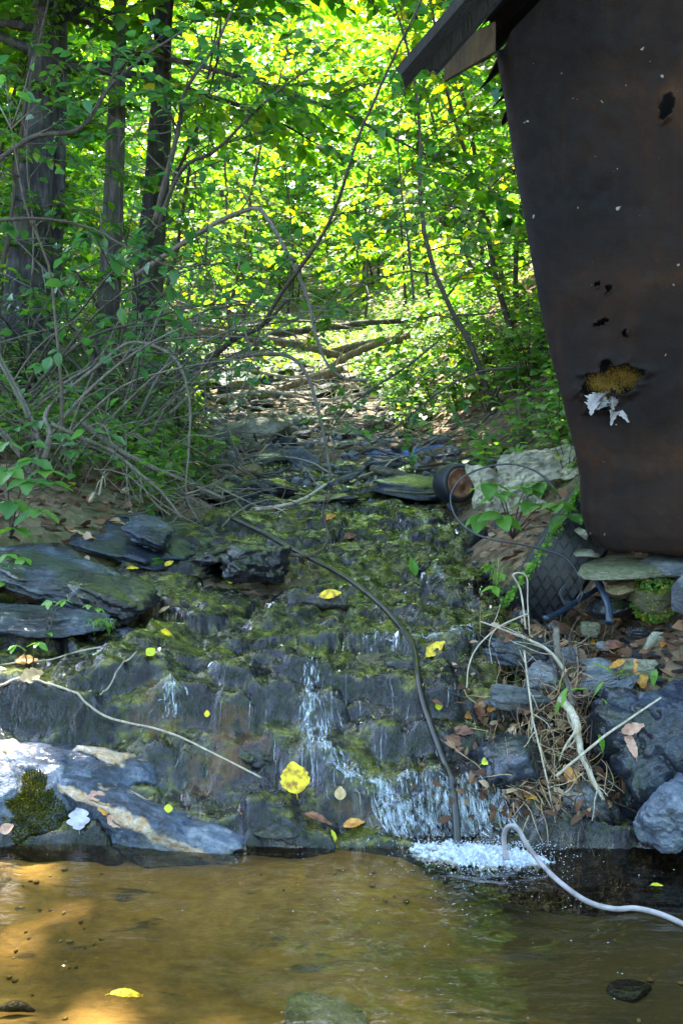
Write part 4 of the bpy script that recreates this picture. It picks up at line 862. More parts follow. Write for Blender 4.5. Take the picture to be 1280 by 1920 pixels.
# three trunks of the left bank, traced with their lean, crowns above the picture
TR = [('rough dark double-width trunk at the left picture edge', [(40, 760, 7.6), (48, 560, 7.65), (62, 350, 7.7), (80, 130, 7.8), (88, -60, 7.85), (95, -700, 8), (100, -1600, 8.2)], .165, 'bark', 1),
      ('slimmer straight grey-brown trunk, second from the left', [(190, 720, 8.4), (205, 520, 8.4), (215, 300, 8.4), (222, 100, 8.4), (226, -80, 8.4), (230, -700, 8.5), (232, -1500, 8.6)], .09, 'bark_pale', 2),
      ('dark trunk with lichen-blue bark, third from the left', [(270, 690, 9.2), (278, 560, 9.2), (290, 380, 9.2), (302, 180, 9.2), (306, 0, 9.2), (315, -600, 9.3), (330, -1400, 9.5)], .135, 'bark', 3),
      ('narrow dark trunk hugging the right side of the leftmost one', [(88, 760, 7.9), (98, 540, 7.9), (108, 300, 7.9), (114, 60, 7.9), (112, -80, 7.9), (130, -700, 8), (160, -1400, 8.2)], .07, 'bark', 4)]
for lb, pts, r0, bm_, sd_ in TR:
    pp = np.array([P(*p) for p in pts]); base = pp[0].copy(); base[2] = surf1(base[0], base[1]); pp[0] = base
    tree_thing('tree', lb, 'tree', grow(sd_, 9, r0, .5, 26 if sd_ != 3 else 10, 3.0, 18, 17, .125, path=pp - base, updeg=22, seg=22, tr_n=60, bark_rough=.16, tw_len=.34), base, bm_, 'leaf_bright')
# tall trees around, one by one; the crowns shade the stream
can = [tree_thing('tree', 'tall forest tree behind the understory leaves', 'tree', grow(40 + k, 12, .13, .36, 34, 3.1, 15, 13, .13, updeg=24, seg=12, tr_n=24, tw_len=.34), (0, 0, 0), 'bark' if k % 2 else 'bark_pale', 'leaf_bright', 'tall trees of the wood behind') for k in range(3)]
spots = [(-2.7, 4.7), (-3.2, 5.9), (3.4, 6.8), (4.2, 10.0), (-4.9, 12.5), (3.4, 15.0), (-6.0, 18.5), (2.4, 23), (-6.2, 25), (5.6, 27), (-3, 33), (2.4, 36), (-5, 43), (7, 43), (-5.5, -1.5), (-2.2, -6.5), (2.8, -6.0), (6.0, -1.0)]
for i, (x, y) in enumerate(spots):
    o = can[i] if i < 3 else copy_tree(can[i % 3]); put(o, x, y, rng.uniform(.85, 1.25)); o['label'] = 'tall forest tree behind the leaves, ' + ('left' if x < 0 else 'right') + ' of the stream ' + ('in the middle distance' if y < 20 else 'far back' if y < 34 else 'at the very back')
    if y < 0: o['label'] = 'unseen tall tree added behind the viewer to break sky reflections'; o['group'] = 'unseen trees added behind the viewer'  # unseen rear trees added to break up sky reflections on wet rock
    elif y < 10: o['label'] = 'unseen tall tree on the ' + ('left' if x < 0 else 'right') + ' bank added to shade the stream'  # unseen off-frame trees added so their crowns keep sun off the foreground
# understory saplings
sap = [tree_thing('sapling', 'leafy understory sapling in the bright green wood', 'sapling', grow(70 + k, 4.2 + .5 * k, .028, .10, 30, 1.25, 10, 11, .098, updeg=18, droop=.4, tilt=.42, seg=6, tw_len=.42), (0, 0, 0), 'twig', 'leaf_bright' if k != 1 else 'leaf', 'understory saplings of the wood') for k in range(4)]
k = 0; n_sap = 0; used = []
while n_sap < 105 and k < 3000:
    k += 1; y = 6.8 + 33 * rng.random() ** 1.5; half = .33 * y + 1.4; x = rng.uniform(-half, half)
    xc = (np.interp(y, XRY, XRX) + np.interp(y, XLY, XLX)) / 2
    if y < 19 and abs(x - xc) < 1.35 + .03 * y: continue
    if y < 9 and x > 0 and x < 1.5: continue
    if any((x - a) ** 2 + (y - b) ** 2 < .55 for a, b in used): continue
    used.append((x, y)); o = sap[n_sap] if n_sap < 4 else copy_tree(sap[n_sap % 4]); put(o, x, y, rng.uniform(.7, 1.15)); n_sap += 1
    o['label'] = 'leafy understory sapling ' + ('left' if x < -.4 else 'right') + ' of the stream ' + ('before the far logs' if y < 11 else 'just beyond the far logs' if y < 17 else 'well back in the bright wood' if y < 26 else 'deep in the farthest bright wood')
for k, (x, y) in enumerate([(-4.2, 1.2), (-4.0, -.8), (-3.6, -2.6), (-2.4, -3.6), (-1.0, -4.2), (.6, -4.4), (2.0, -3.8), (3.3, -2.8), (4.1, -1.0), (4.4, .8), (-3.0, -4.6), (1.4, -5.6)]):  # ring of unseen saplings added to screen the low sky
    o = copy_tree(sap[k % 4]); put(o, x, y, rng.uniform(.9, 1.2)); o['label'] = 'unseen leafy sapling added behind the viewer to block low sky'; o['group'] = 'unseen saplings added behind the viewer'
# darker saplings that reach over the stream from both banks
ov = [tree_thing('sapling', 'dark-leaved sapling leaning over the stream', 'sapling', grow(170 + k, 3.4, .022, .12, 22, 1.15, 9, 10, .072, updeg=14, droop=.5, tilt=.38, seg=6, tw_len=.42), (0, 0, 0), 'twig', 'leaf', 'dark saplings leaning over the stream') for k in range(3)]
for i, (x, y, s, lean) in enumerate([(1.0, 7.4, .9, -.22), (1.3, 8.6, 1.0, -.28), (1.5, 10.4, 1.1, -.2), (-1.5, 9.4, 1.1, .2), (-1.9, 11.2, 1.2, .25), (1.9, 7.6, .9, -.1), (-2.6, 8.8, 1., .1), (-1.4, 12.6, 1.3, .2), (1.6, 13.4, 1.3, -.2), (2.2, 9.2, 1.1, -.15), (-2.2, 7.0, .9, .18)]):
    o = ov[i] if i < 3 else copy_tree(ov[i % 3]); put(o, x, y, s); o.rotation_euler = (rng.normal(0, .06), lean, 0)
    o.rotation_euler[2] = rng.uniform(-.6, .6)
    o['label'] = 'dark-leaved sapling leaning over the stream from the ' + ('left' if x < 0 else 'right') + ' bank, ' + ('nearest the shed' if x > 0 and y < 9 else 'near the big trunks' if y < 9.5 else 'beside the far logs' if y < 12 else 'behind the far logs')
# far wood: one mass of leaves that nobody could count
g = Geo(); N = 95000; y = rng.uniform(30, 62, N); x = rng.uniform(-1, 1, N) * (y * .45 + 3); z0 = ground_h(x, y); zz = z0 + rng.random(N) ** .9 * 12
kk = fbm(x * .35, y * .35, zz * .35, 3, 7) > -.3; x, y, zz = x[kk], y[kk], zz[kk]; N = len(x)
leaf_cards(g, np.stack([x, y, zz], -1), rng.normal(0, 1, (N, 3)) * np.array([1, 1, .4]), np.array([0, 0, 1.]) + rng.normal(0, .5, (N, 3)), rng.uniform(.22, .42, N), np.clip(rng.beta(2.5, 2, N), 0, .97), .8)
tag(link('far_woodland', g.mesh('far_woodland', M['leaf_bright'])), 'far sunlit wood closing off the valley in one mass of leaves', 'woodland', kind='stuff')

# ------------------------------------------------------------------ ground plants
def herb_geo(seed, nst, h, ls, nl):
    r_ = np.random.default_rng(seed); gs, gl = Geo(), Geo(); A = []
    for s in range(nst):
        az = r_.uniform(0, 6.28); L = h * r_.uniform(.5, 1.1); sp = r_.uniform(.2, .8)
        p = smooth_path([(0, 0, 0), (math.cos(az) * sp * L * .4, math.sin(az) * sp * L * .4, L * .55), (math.cos(az) * sp * L, math.sin(az) * sp * L, L * .9)], 6); tube(gs, p, [.003, .003, .0025, .002, .002, .0015], 4, cap=False)
        for i in range(nl):
            t = .3 + .7 * (i + r_.random()) / nl; q = p[min(5, int(t * 5))]; a = az + (i % 2 * 2 - 1) * 1.1 + r_.normal(0, .4)
            A.append((q, (math.cos(a), math.sin(a), r_.normal(-.1, .2)), (r_.normal(0, .3), r_.normal(0, .3), 1), ls * r_.uniform(.6, 1.2)))
    pos = np.array([a[0] for a in A]); ax = np.array([a[1] for a in A]); up = np.array([a[2] for a in A]); sz = np.array([a[3] for a in A])
    off = ax * .012; leaf_cards(gl, pos + off, ax, up, sz, np.clip(r_.beta(2, 2, len(A)), 0, 1), .8); return gs, gl
herbs = []
for k, (nst, h, ls, nl) in enumerate([(9, .34, .055, 9), (12, .24, .045, 8), (7, .5, .065, 11), (14, .30, .038, 12), (10, .16, .04, 6)]):
    gs, gl = herb_geo(200 + k, nst, h, ls, nl); t = thing('forest_herb', 'small leafy plant in the green cover of the bank', 'plant', (0, 0, 0), 'leafy plants covering the banks')
    link('stems', gs.mesh('stems', M['twig']), t)['kind'] = 'stuff'; link('foliage', gl.mesh('foliage', M['herb']), t)['kind'] = 'stuff'; herbs.append(t)
n = 0; k = 0
while n < 290 and k < 6000:
    k += 1; y = 4.3 + 11 * rng.random() ** 1.3; half = .31 * y + .5; x = rng.uniform(-half, half)
    xr = np.interp(y, XRY, XRX); xl = np.interp(y, XLY, XLX)
    if xl + .0 < x < xr + .12: continue
    if y < 6 and x > .75 and (x < 1.7): 
        if y < 5.2: continue
    if x < 0 and rng.random() < (.80 if y < 6.6 else .5): continue
    o = herbs[n] if n < 5 else copy_tree(herbs[rng.integers(5)]); put(o, x, y, rng.uniform(.8, 1.5)); n += 1
    o['label'] = 'small leafy plant of the ' + ('right' if x > 0 else 'left') + ' bank, ' + ('level with the wheel and slabs' if y < 7 else 'upstream of the wheel' if y < 9.5 else 'by the far logs' if y < 12 else 'beyond the far logs')
g = Geo(); N = 70000; y = 5 + 25 * rng.random(N) ** 1.6; x = rng.uniform(-1, 1, N) * (.34 * y + 1); xr = np.interp(y, XRY, XRX); xl = np.interp(y, XLY, XLX)
kk = ((x > xr + .1) | (x < xl - .05) | (y > 13.5)) & (fbm(x * 1.2, y * 1.2, None, 3, 77) > np.where(x > 0, -.35, -.05)) & ~((y < 5.4) & (x > .5)); x, y = x[kk], y[kk]; N = len(x)
leaf_cards(g, np.stack([x, y, surf(x, y) + rng.uniform(.01, .22, N)], -1), rng.normal(0, 1, (N, 3)) * np.array([1, 1, .3]), np.array([0, 0, 1.]) + rng.normal(0, .35, (N, 3)), rng.uniform(.03, .06, N) * (1 + .03 * y), np.clip(rng.beta(2, 2, N), 0, .97), .85)
tag(link('ground_cover', g.mesh('ground_cover', M['herb'])), 'low green ground cover between the plants of the banks', 'ground cover', kind='stuff')
g = Geo(); N = 16000; y = 3.0 + 22 * rng.random(N) ** 1.5; x = rng.uniform(-1, 1, N) * (.34 * y + .8); xr = np.interp(y, XRY, XRX); xl = np.interp(y, XLY, XLX)
kk = ((x > xr + .05 * (y > 5)) | (x < xl - .05) | (y > 16)) & ~((y < 3.3) & (x < 0)); x, y = x[kk], y[kk]; N = len(x)
leaf_cards(g, np.stack([x, y, surf(x, y) + .008], -1), rng.normal(0, 1, (N, 3)) * np.array([1, 1, .25]), np.array([0, 0, 1.]) + rng.normal(0, .4, (N, 3)), rng.uniform(.03, .075, N), rng.random(N), .8)
lit = leaf_mat('dead_leaf_litter', [(0, (.05, .022, .011)), (.4, (.13, .06, .03)), (.75, (.24, .14, .08)), (1, (.42, .3, .19))], (1.2, 1.2, 1.2), .15, .7, .3)
tag(link('leaf_litter', g.mesh('leaf_litter', lit)), 'brown dead leaf litter spread over the banks', 'leaf litter', kind='stuff')

# ------------------------------------------------------------------ fallen logs and dead branches
def limb(name, label, cat, pts, r0, r1, mat, twigs=0, tl=.4, seg=8, seed=0, group=None, rough=.12, n=40, lift=True, leaves=0, lsize=.06, up=.2, part='bark'):
    """a woody piece along (px, py, depth) points with side twigs; a thing with parts when it has twigs"""
    r_ = np.random.default_rng(seed + 1000); Q = [P(*p) if p[2] is not None else G(p[0], p[1]) + np.array([0, 0, r0 * .8]) for p in pts]
    path = smooth_path(Q, n); path = path + np.cumsum(r_.normal(0, r0 * .10, (n, 3)), 0) * np.sin(np.linspace(0, math.pi, n))[:, None]
    if np.median(path[:, 1]) < 4.6: path = drape(path, r0)
    base = path[0].copy(); path = path - base; g = Geo(); tube(g, path, np.linspace(r0, r1, n), seg, rough, seed)
    if not twigs: return tag(link(name, g.mesh(name, M[mat]), None, base), label, cat, group)
    t = thing(name, label, cat, base, group); link('stem', g.mesh('stem', M[mat]), t); LP, LA = [], []
    for k in range(twigs):
        f = r_.uniform(.12, .97); i = int(f * (n - 1)); i = min(i, n - 2); d0 = norm(path[i + 1] - path[i]); L = tl * r_.uniform(.35, 1.1)
        d = norm(d0 * .6 + norm(r_.normal(0, 1, 3) * np.array([1, .8, .7])) * .9 + np.array([0, 0, up])); q = [path[i]]
        for _ in range(5): d = norm(d + r_.normal(0, .22, 3)); q.append(q[-1] + d * L / 5)
        q = smooth_path(q, 10); gg = Geo(); rr = max(.0014, (r0 + (r1 - r0) * f) * .42); tube(gg, q, np.linspace(rr, .001, 10), 5)
        if r_.random() < .6:
            j = r_.integers(3, 8); q2 = [q[j]]; d2 = norm(q[j] - q[j - 1] + r_.normal(0, .6, 3))
            for _ in range(3): d2 = norm(d2 + r_.normal(0, .2, 3)); q2.append(q2[-1] + d2 * L * .14)
            tube(gg, np.array(q2), np.linspace(rr * .6, .001, 4), 4)
        link('twig', gg.mesh('twig', M[mat]), t)
        for m in range(leaves):
            LP.append(q[r_.integers(3, 10)]); LA.append(norm(d + r_.normal(0, .7, 3)))
    if LP:
        lm = [leaf_mesh('leaf', M['leaf_near'], lsize * s, lsize * s * .62, .12, .18, .04, 7, .2, seed=seed + k2) for k2, s in enumerate((1, .8, 1.15, .65))]
        for p_, a_ in zip(LP, LA):
            o = link('leaf', lm[r_.integers(4)], t, p_); a_ = Vector((a_[0], a_[1], a_[2] * .4 - .15)).normalized(); o.rotation_euler = a_.to_track_quat('Y', 'Z').to_euler(); o.rotation_euler.rotate_axis('Y', r_.normal(0, .45))
    return t
limb('fallen_log', 'thick mossy log lying across the far stream', 'log', [(240, 628, 11.2), (330, 630, 11.1), (400, 628, 11), (470, 632, 11), (560, 648, 11), (640, 668, 11)], .055, .035, 'log', seg=16, seed=2)
limb('fallen_log', 'grey log with a dark broken stub behind the mossy log', 'log', [(500, 630, 11.4), (560, 622, 11.4), (620, 612, 11.4), (690, 605, 11.4), (790, 600, 11.6)], .04, .026, 'bark_pale', seg=12, seed=3)
limb('fallen_log', 'reddish rotten log sloping up to the right behind the stream', 'log', [(600, 700, 10.6), (650, 674, 10.6), (700, 652, 10.7), (765, 628, 10.9)], .032, .038, 'log_brown', seg=12, seed=4)
limb('fallen_log', 'thin tan log resting on the mossy log at the left', 'log', [(340, 575, 11.6), (400, 600, 11.3), (470, 625, 11.05)], .036, .03, 'log_brown', seg=10, seed=5)
limb('fallen_log', 'broken brown log beside the mossy round boulder', 'log', [(490, 745, 10.0), (540, 722, 10.1), (600, 702, 10.2), (640, 690, 10.3)], .028, .038, 'log_brown', seg=10, seed=6)
limb('fallen_log', 'pale yellow log half hidden by leaves right of the far logs', 'log', [(610, 665, 11.8), (680, 648, 11.8), (760, 636, 11.9)], .045, .04, 'log', seg=12, seed=7)
for k, (lb, pts) in enumerate([('thin pale branch slung below the thick mossy log', [(300, 650, 10.4), (400, 668, 10.3), (500, 660, 10.2), (590, 690, 10.1)]), ('thin pale branch crossing above the thick mossy log', [(320, 600, 10.8), (430, 612, 10.7), (560, 600, 10.6), (680, 618, 10.5)]),
                              ('forked pale branch over the far sunlit stream', [(360, 705, 9.6), (450, 690, 9.7), (560, 705, 9.6), (660, 680, 9.7)]), ('thin grey branch left of the far logs', [(250, 560, 10.2), (340, 610, 10.0), (430, 655, 9.8)]), ('slender pale branch low across the stream before the far logs', [(400, 745, 9.0), (500, 735, 9.0), (600, 750, 8.9), (690, 735, 8.9)])]):
    limb('fallen_branch', lb, 'branch', pts, .017, .008, 'twig_grey' if k % 2 else 'deadwood', 4, .5, seed=140 + k)
limb('branch', 'grey branch arching from the left thicket and dropping to the stream', 'branch', [(300, 730, 7.6), (350, 700, 7.5), (420, 678, 7.3), (480, 665, 7.1), (540, 668, 6.9), (575, 700, 6.7), (595, 755, 6.5), (612, 830, 6.4), (620, 900, 6.2)], .016, .008, 'twig_grey', 9, .4, seg=10, seed=11, rough=.25)
limb('branch', 'dark forked branch under the grey arching one', 'branch', [(330, 700, 7.8), (400, 672, 7.7), (440, 640, 7.6), (500, 610, 7.5), (540, 560, 7.4)], .024, .010, 'twig', 6, .4, seed=12)
limb('branch', 'tall arched branch with a sharp elbow hanging over the stream', 'branch', [(250, 520, 6.4), (330, 465, 6.3), (400, 420, 6.2), (455, 395, 6.15), (487, 392, 6.1), (515, 430, 6.05), (552, 500, 6.0), (580, 570, 6.0), (592, 630, 5.95), (615, 685, 5.9), (650, 712, 5.9), (690, 712, 5.9)], .015, .006, 'twig_grey', 12, .5, seg=10, rough=.25, seed=13, leaves=2, lsize=.06)
limb('branch', 'grey hooked branch from the thicket pointing down at the stream slabs', 'branch', [(110, 745, 5.6), (180, 690, 5.6), (240, 645, 5.55), (300, 655, 5.5), (340, 690, 5.45), (358, 760, 5.4), (355, 850, 5.3), (350, 930, 5.2), (375, 980, 5.1)], .010, .004, 'twig_grey', 10, .3, seed=14)
limb('branch', 'bleached forked root at the left bank', 'root', [(85, 860, 4.9), (95, 820, 4.95), (88, 790, 5.0), (95, 760, 5.1)], .014, .009, 'twig_grey', 3, .2, seed=15)
limb('branch', 'bleached grey branch sloping down the left bank from the forked root', 'branch', [(95, 795, 5.0), (150, 820, 5.05), (210, 850, 5.1), (260, 890, 5.1), (310, 935, 5.05), (340, 970, 4.95)], .012, .005, 'twig_grey', 8, .25, seed=16)
limb('branch', 'mossy grey branch lying below the bleached one', 'branch', [(150, 790, 5.4), (220, 840, 5.4), (290, 880, 5.3), (350, 905, 5.3), (420, 935, 5.2)], .016, .007, 'twig_grey', 6, .3, seed=17)
limb('twig', 'long thin pale twig curving over the lower left cascade', 'twig', [(-20, 1322, 3.2), (80, 1334, 3.18), (160, 1342, 3.15), (240, 1354, 3.12), (320, 1374, 3.08), (400, 1412, 3.02), (490, 1458, 2.94)], .0042, .0025, 'deadwood', 0, seed=18, seg=6)
limb('twig', 'kinked pale twig above the long curved one, dropping from a fork', 'twig', [(0, 1300, 3.3), (70, 1262, 3.34), (150, 1222, 3.38), (205, 1222, 3.38), (268, 1244, 3.36)], .0035, .002, 'deadwood', 0, seed=19, seg=6)
limb('twig', 'short straight twig joining the two pale twigs', 'twig', [(268, 1246, 3.36), (225, 1295, 3.25), (168, 1342, 3.17)], .003, .002, 'deadwood', 0, seed=20, seg=6)
limb('branch', 'tan stick pointing up out of the stream left of the long black hose top', 'stick', [(480, 955, 5.3), (540, 945, 5.4), (580, 930, 5.5), (612, 908, 5.6)], .010, .006, 'deadwood', 3, .2, seed=21)
limb('branch', 'dark twiggy branch stuck upright where the hose crosses the stream', 'branch', [(540, 1040, 4.4), (590, 1040, 4.4), (615, 1010, 4.45), (605, 960, 4.5), (612, 930, 4.5)], .008, .003, 'twig', 7, .22, seed=22)
limb('root', 'thick upright pale root on the right debris bank', 'root', [(1043, 1180, 3.36), (1042, 1215, 3.30), (1052, 1250, 3.22), (1066, 1290, 3.14), (1072, 1325, 3.08)], .010, .008, 'twig_grey', 5, .14, seed=23, rough=.3)
limb('driftwood', 'bleached white split driftwood in the debris', 'driftwood', [(1052, 1310, 3.04), (1075, 1350, 2.98), (1090, 1400, 2.93), (1108, 1450, 2.88), (1130, 1500, 2.84)], .013, .005, 'deadwood', 5, .16, seed=24, rough=.5)
limb('stick', 'long straight tan stick crossing the debris diagonally', 'stick', [(1042, 1455, 2.82), (1120, 1390, 2.86), (1180, 1345, 2.90), (1238, 1308, 2.94)], .0038, .0026, 'deadwood', 0, seed=25)
limb('branch', 'forked tan branch reaching left from the upright root', 'branch', [(1060, 1260, 3.2), (1030, 1222, 3.22), (980, 1195, 3.25), (900, 1165, 3.3)], .006, .002, 'deadwood', 5, .14, seed=26)
limb('stalk', 'thin pale stalk arching left over the stream from the debris', 'stalk', [(990, 1150, 3.3), (940, 1172, 3.3), (900, 1205, 3.25), (878, 1245, 3.2), (874, 1290, 3.15)], .0026, .0018, 'deadwood', 0, seed=27, seg=5)
limb('stalk', 'crooked pale stalk rising in front of the tyre', 'stalk', [(985, 1180, 3.32), (975, 1110, 3.34), (960, 1078, 3.34), (985, 1080, 3.36), (988, 1130, 3.35), (992, 1190, 3.3)], .003, .002, 'deadwood', 0, seed=28, seg=5)
limb('stalk', 'tall wavy dry stalk down the debris slope', 'stalk', [(982, 1220, 3.18), (990, 1290, 3.05), (998, 1350, 2.98), (1015, 1420, 2.9), (1030, 1490, 2.84), (1040, 1570, 2.8)], .0028, .002, 'deadwood', 6, .12, seed=29)
limb('stick', 'short grey stick lying at the bottom left of the shed rubble', 'stick', [(1165, 1370, 2.96), (1240, 1420, 2.92)], .003, .0025, 'deadwood', 0, seed=30, seg=5)
# a soaked lump of wood mid-stream
g = Geo(); pw = P(592, 1130, 3.95); tube(g, smooth_path([(-.10, 0, .0), (-.04, .01, .006), (.04, .0, .0), (.11, -.01, -.004)], 14), .024 + .008 * np.sin(np.arange(14)), 12, .5, 9)
tag(link('driftwood', g.mesh('driftwood', M['wet_wood']), None, pw), 'short black soaked log mid-stream carrying a yellow leaf', 'log')
# dead sticks strewn over the stream bed
rg = np.random.default_rng(55); n = 0
for i in range(95):
    y = rg.uniform(5.0, 11.5); xr = np.interp(y, XRY, XRX); xl = np.interp(y, XLY, XLX); x = rg.uniform(xl - .7, xr + .9)
    if y < 5.6 and x > -.4: continue
    a = rg.uniform(0, 3.14); L = rg.uniform(.15, .7); dv = np.array([math.cos(a), math.sin(a) * .7]); pts = []
    for t in np.linspace(-1, 1, 5): xx, yy = x + dv[0] * L * t, y + dv[1] * L * t; pts.append((xx, yy, surf1(xx, yy) + rg.uniform(.01, .09)))
    g = Geo(); p0 = np.array(pts[0]); pth = smooth_path(np.array(pts) - p0, 14); r0 = rg.uniform(.003, .009); tube(g, pth, np.linspace(r0, r0 * .4, 14), 5)
    for k in range(rg.integers(0, 4)):
        j = rg.integers(3, 12); dd = norm(rg.normal(0, 1, 3)) * np.array([1, 1, .8]); tube(g, np.array([pth[j], pth[j] + dd * L * .2, pth[j] + dd * L * .34 + rg.normal(0, .02, 3)]), [r0 * .6, r0 * .4, .001], 4)
    mt = rg.choice(['twig_grey', 'deadwood', 'twig']); tag(link('dead_stick', g.mesh('dead_stick', M[mt]), None, p0), {'twig_grey': 'grey', 'deadwood': 'bleached', 'twig': 'dark'}[mt] + ' dead stick on the ' + ('left edge' if x < -.6 else 'middle' if x < .3 else 'right edge') + ' of the stream ' + ('below' if y < 7.5 else 'above') + ' the pale green block', 'stick', 'dead sticks strewn over the stream bed')
# twig tangle on the left bank and flood debris: too fine to count
def tangle(name, label, cat, n, fpos, L, r, mat, seed, flat=.5):
    r_ = np.random.default_rng(seed); g = Geo()
    for i in range(n):
        p = np.array(fpos(r_)); d = norm(r_.normal(0, 1, 3) * np.array([1, .8, flat])); l = L * r_.uniform(.3, 1.2); q = [p]
        for _ in range(4): d = norm(d + r_.normal(0, .25, 3) + np.array([0, 0, -.03])); q.append(q[-1] + d * l / 4)
        tube(g, smooth_path(q, 8), np.linspace(r * r_.uniform(.5, 1.3), r * .35, 8), 4, cap=False)
    return tag(link(name, g.mesh(name, M[mat])), label, cat, kind='stuff')
def fp_left(r_):
    y = r_.uniform(4.7, 7.6); xl = np.interp(y, XLY, XLX); x = xl + r_.uniform(-1.5, .25); return x, y, surf1(x, y) + abs(r_.normal(0, .16))
tangle('brushwood', 'grey tangle of fine dead twigs over the left bank', 'brushwood', 330, fp_left, .6, .0045, 'twig_grey', 1)
def fp_deb(r_): p = G(r_.normal(1030, 65), r_.uniform(1190, 1530)); return p[0], p[1] - .02, p[2] + abs(r_.normal(.0, .02))
tangle('flood_debris', 'matted roots and straw of the flood debris on the right bank', 'debris', 360, fp_deb, .13, .0017, 'dry', 2, 1.4)
tangle('rootlets', 'dark rootlets hanging through the flood debris', 'rootlets', 260, fp_deb, .15, .002, 'twig', 3, 1.8)
def fp_far(r_): y = r_.uniform(7, 11); x = r_.uniform(-.6, .9); return x, y, surf1(x, y) + abs(r_.normal(0, .05))
tangle('flood_twigs', 'pale fine flood twigs heaped along the upper stream', 'twigs', 240, fp_far, .5, .004, 'deadwood', 4, .3)

# ------------------------------------------------------------------ thicket of thin stems on the left bank and the near sapling
rg = np.random.default_rng(71)
SH = [(-1.35, 5.2, 'thicket shrub with pale stems nearest the left edge'), (-1.7, 5.9, 'thicket shrub of arching stems before the leftmost trunk'), (-1.25, 6.2, 'thicket shrub leaning from the left bank toward the stream'), (-1.95, 6.9, 'thicket shrub between the two leftmost trunks'), (-1.3, 7.2, 'thicket shrub below the slim second trunk'), (-1.7, 8.2, 'thicket shrub below the third trunk')]
lm_t = [leaf_mesh('leaf', M['leaf_near'], .062 * s, .04 * s, .12, .2, .03, 7, .2, seed=k2) for k2, s in enumerate((1, .8, 1.2, .65))]
for x, y, lb in SH:
    z = surf1(x, y); t = thing('thicket_shrub', lb, 'shrub', (x, y, z))
    for k in range(11):
        az = rg.uniform(0, 6.28); L = rg.uniform(.9, 2.1); sp = rg.uniform(.15, .75); d = np.array([math.cos(az) * sp + .15, math.sin(az) * sp * .7, 1.]); q = [np.array([rg.normal(0, .07), rg.normal(0, .07), -.03])]
        for _ in range(7): d = norm(d + rg.normal(0, .13, 3) + np.array([math.cos(az), math.sin(az), -1.1]) * .10); q.append(q[-1] + d * L / 7)
        q = smooth_path(q, 20); g = Geo(); r0 = rg.uniform(.005, .013); tube(g, q, np.linspace(r0, .0018, 20), 6); ends = [q[-1]]
        for m in range(6):
            j = rg.integers(6, 18); dd = norm(q[j] - q[j - 1] + rg.normal(0, .6, 3)); e = q[j] + dd * rg.uniform(.15, .45); tube(g, np.array([q[j], (q[j] + e) / 2 + rg.normal(0, .02, 3), e]), [r0 * .45, r0 * .3, .001], 4); ends += [e, (q[j] + e) / 2]
        st = link('stem', g.mesh('stem', M['twig_grey' if rg.random() < .6 else 'twig']), t)
        for e in ends:
            for _ in range(2):
                if rg.random() < .35 : continue
                o = link('leaf', lm_t[rg.integers(4)], t, e + rg.normal(0, .015, 3)); a_ = Vector((rg.normal(), rg.normal(), rg.normal(-.1, .3))).normalized(); o.rotation_euler = a_.to_track_quat('Y', 'Z').to_euler(); o.rotation_euler.rotate_axis('Y', rg.normal(0, .5))
limb('sapling', 'slim dark sapling slanting up across the middle of the picture', 'sapling', [(490, 612, 5.7), (530, 545, 5.6), (575, 480, 5.5), (612, 420, 5.45), (640, 340, 5.4), (662, 265, 5.35), (700, 175, 5.3), (740, 90, 5.25), (790, -10, 5.2), (840, -110, 5.2)], .011, .004, 'twig', 22, .55, seed=41, leaves=7, lsize=.065, n=60)
limb('branch', 'leafy branch reaching in from the left above the thicket', 'branch', [(-60, 420, 4.6), (60, 410, 4.7), (160, 425, 4.8), (250, 470, 4.8), (330, 500, 4.8), (400, 490, 4.8)], .008, .003, 'twig', 13, .4, seed=42, leaves=7, lsize=.072)
limb('branch', 'upper leafy branch crossing the trunks on the left', 'branch', [(-40, 330, 5.4), (60, 260, 5.5), (150, 245, 5.5), (210, 165, 5.6), (270, 110, 5.6), (340, 60, 5.6)], .014, .005, 'twig', 16, .45, seed=43, leaves=7, lsize=.07)
limb('branch', 'leafy branch rising between second and third trunk', 'branch', [(290, 420, 6.0), (320, 300, 6.0), (335, 230, 6.0), (345, 170, 5.9), (400, 90, 5.9), (440, 10, 5.9)], .016, .006, 'twig', 18, .6, seed=44, leaves=7, lsize=.07)
limb('branch', 'long dark branch slanting from the third trunk to the upper middle', 'branch', [(290, 440, 6.4), (340, 320, 6.3), (400, 285, 6.3), (460, 225, 6.2), (520, 170, 6.2), (580, 130, 6.2)], .012, .005, 'twig', 18, .5, seed=45, leaves=8, lsize=.068)
limb('sapling', 'thin upright sapling before the green slope left of the shed', 'sapling', [(775, 560, 6.4), (768, 480, 6.4), (760, 400, 6.4), (752, 330, 6.4), (748, 240, 6.4), (760, 150, 6.4)], .007, .003, 'twig', 16, .5, seed=46, leaves=8, lsize=.06)
limb('branch', 'leafy spray dipping over the stream below the arched branch', 'branch', [(820, 640, 6.6), (760, 690, 6.4), (700, 730, 6.2), (640, 780, 6.0), (600, 860, 5.8)], .008, .003, 'twig', 12, .35, seed=47, leaves=6, lsize=.055)
limb('branch', 'leafy branch fanning over the right stream edge above the wheel', 'branch', [(960, 690, 6.6), (890, 700, 6.5), (820, 740, 6.4), (760, 790, 6.3), (700, 830, 6.2)], .008, .003, 'twig', 14, .4, seed=48, leaves=7, lsize=.055)

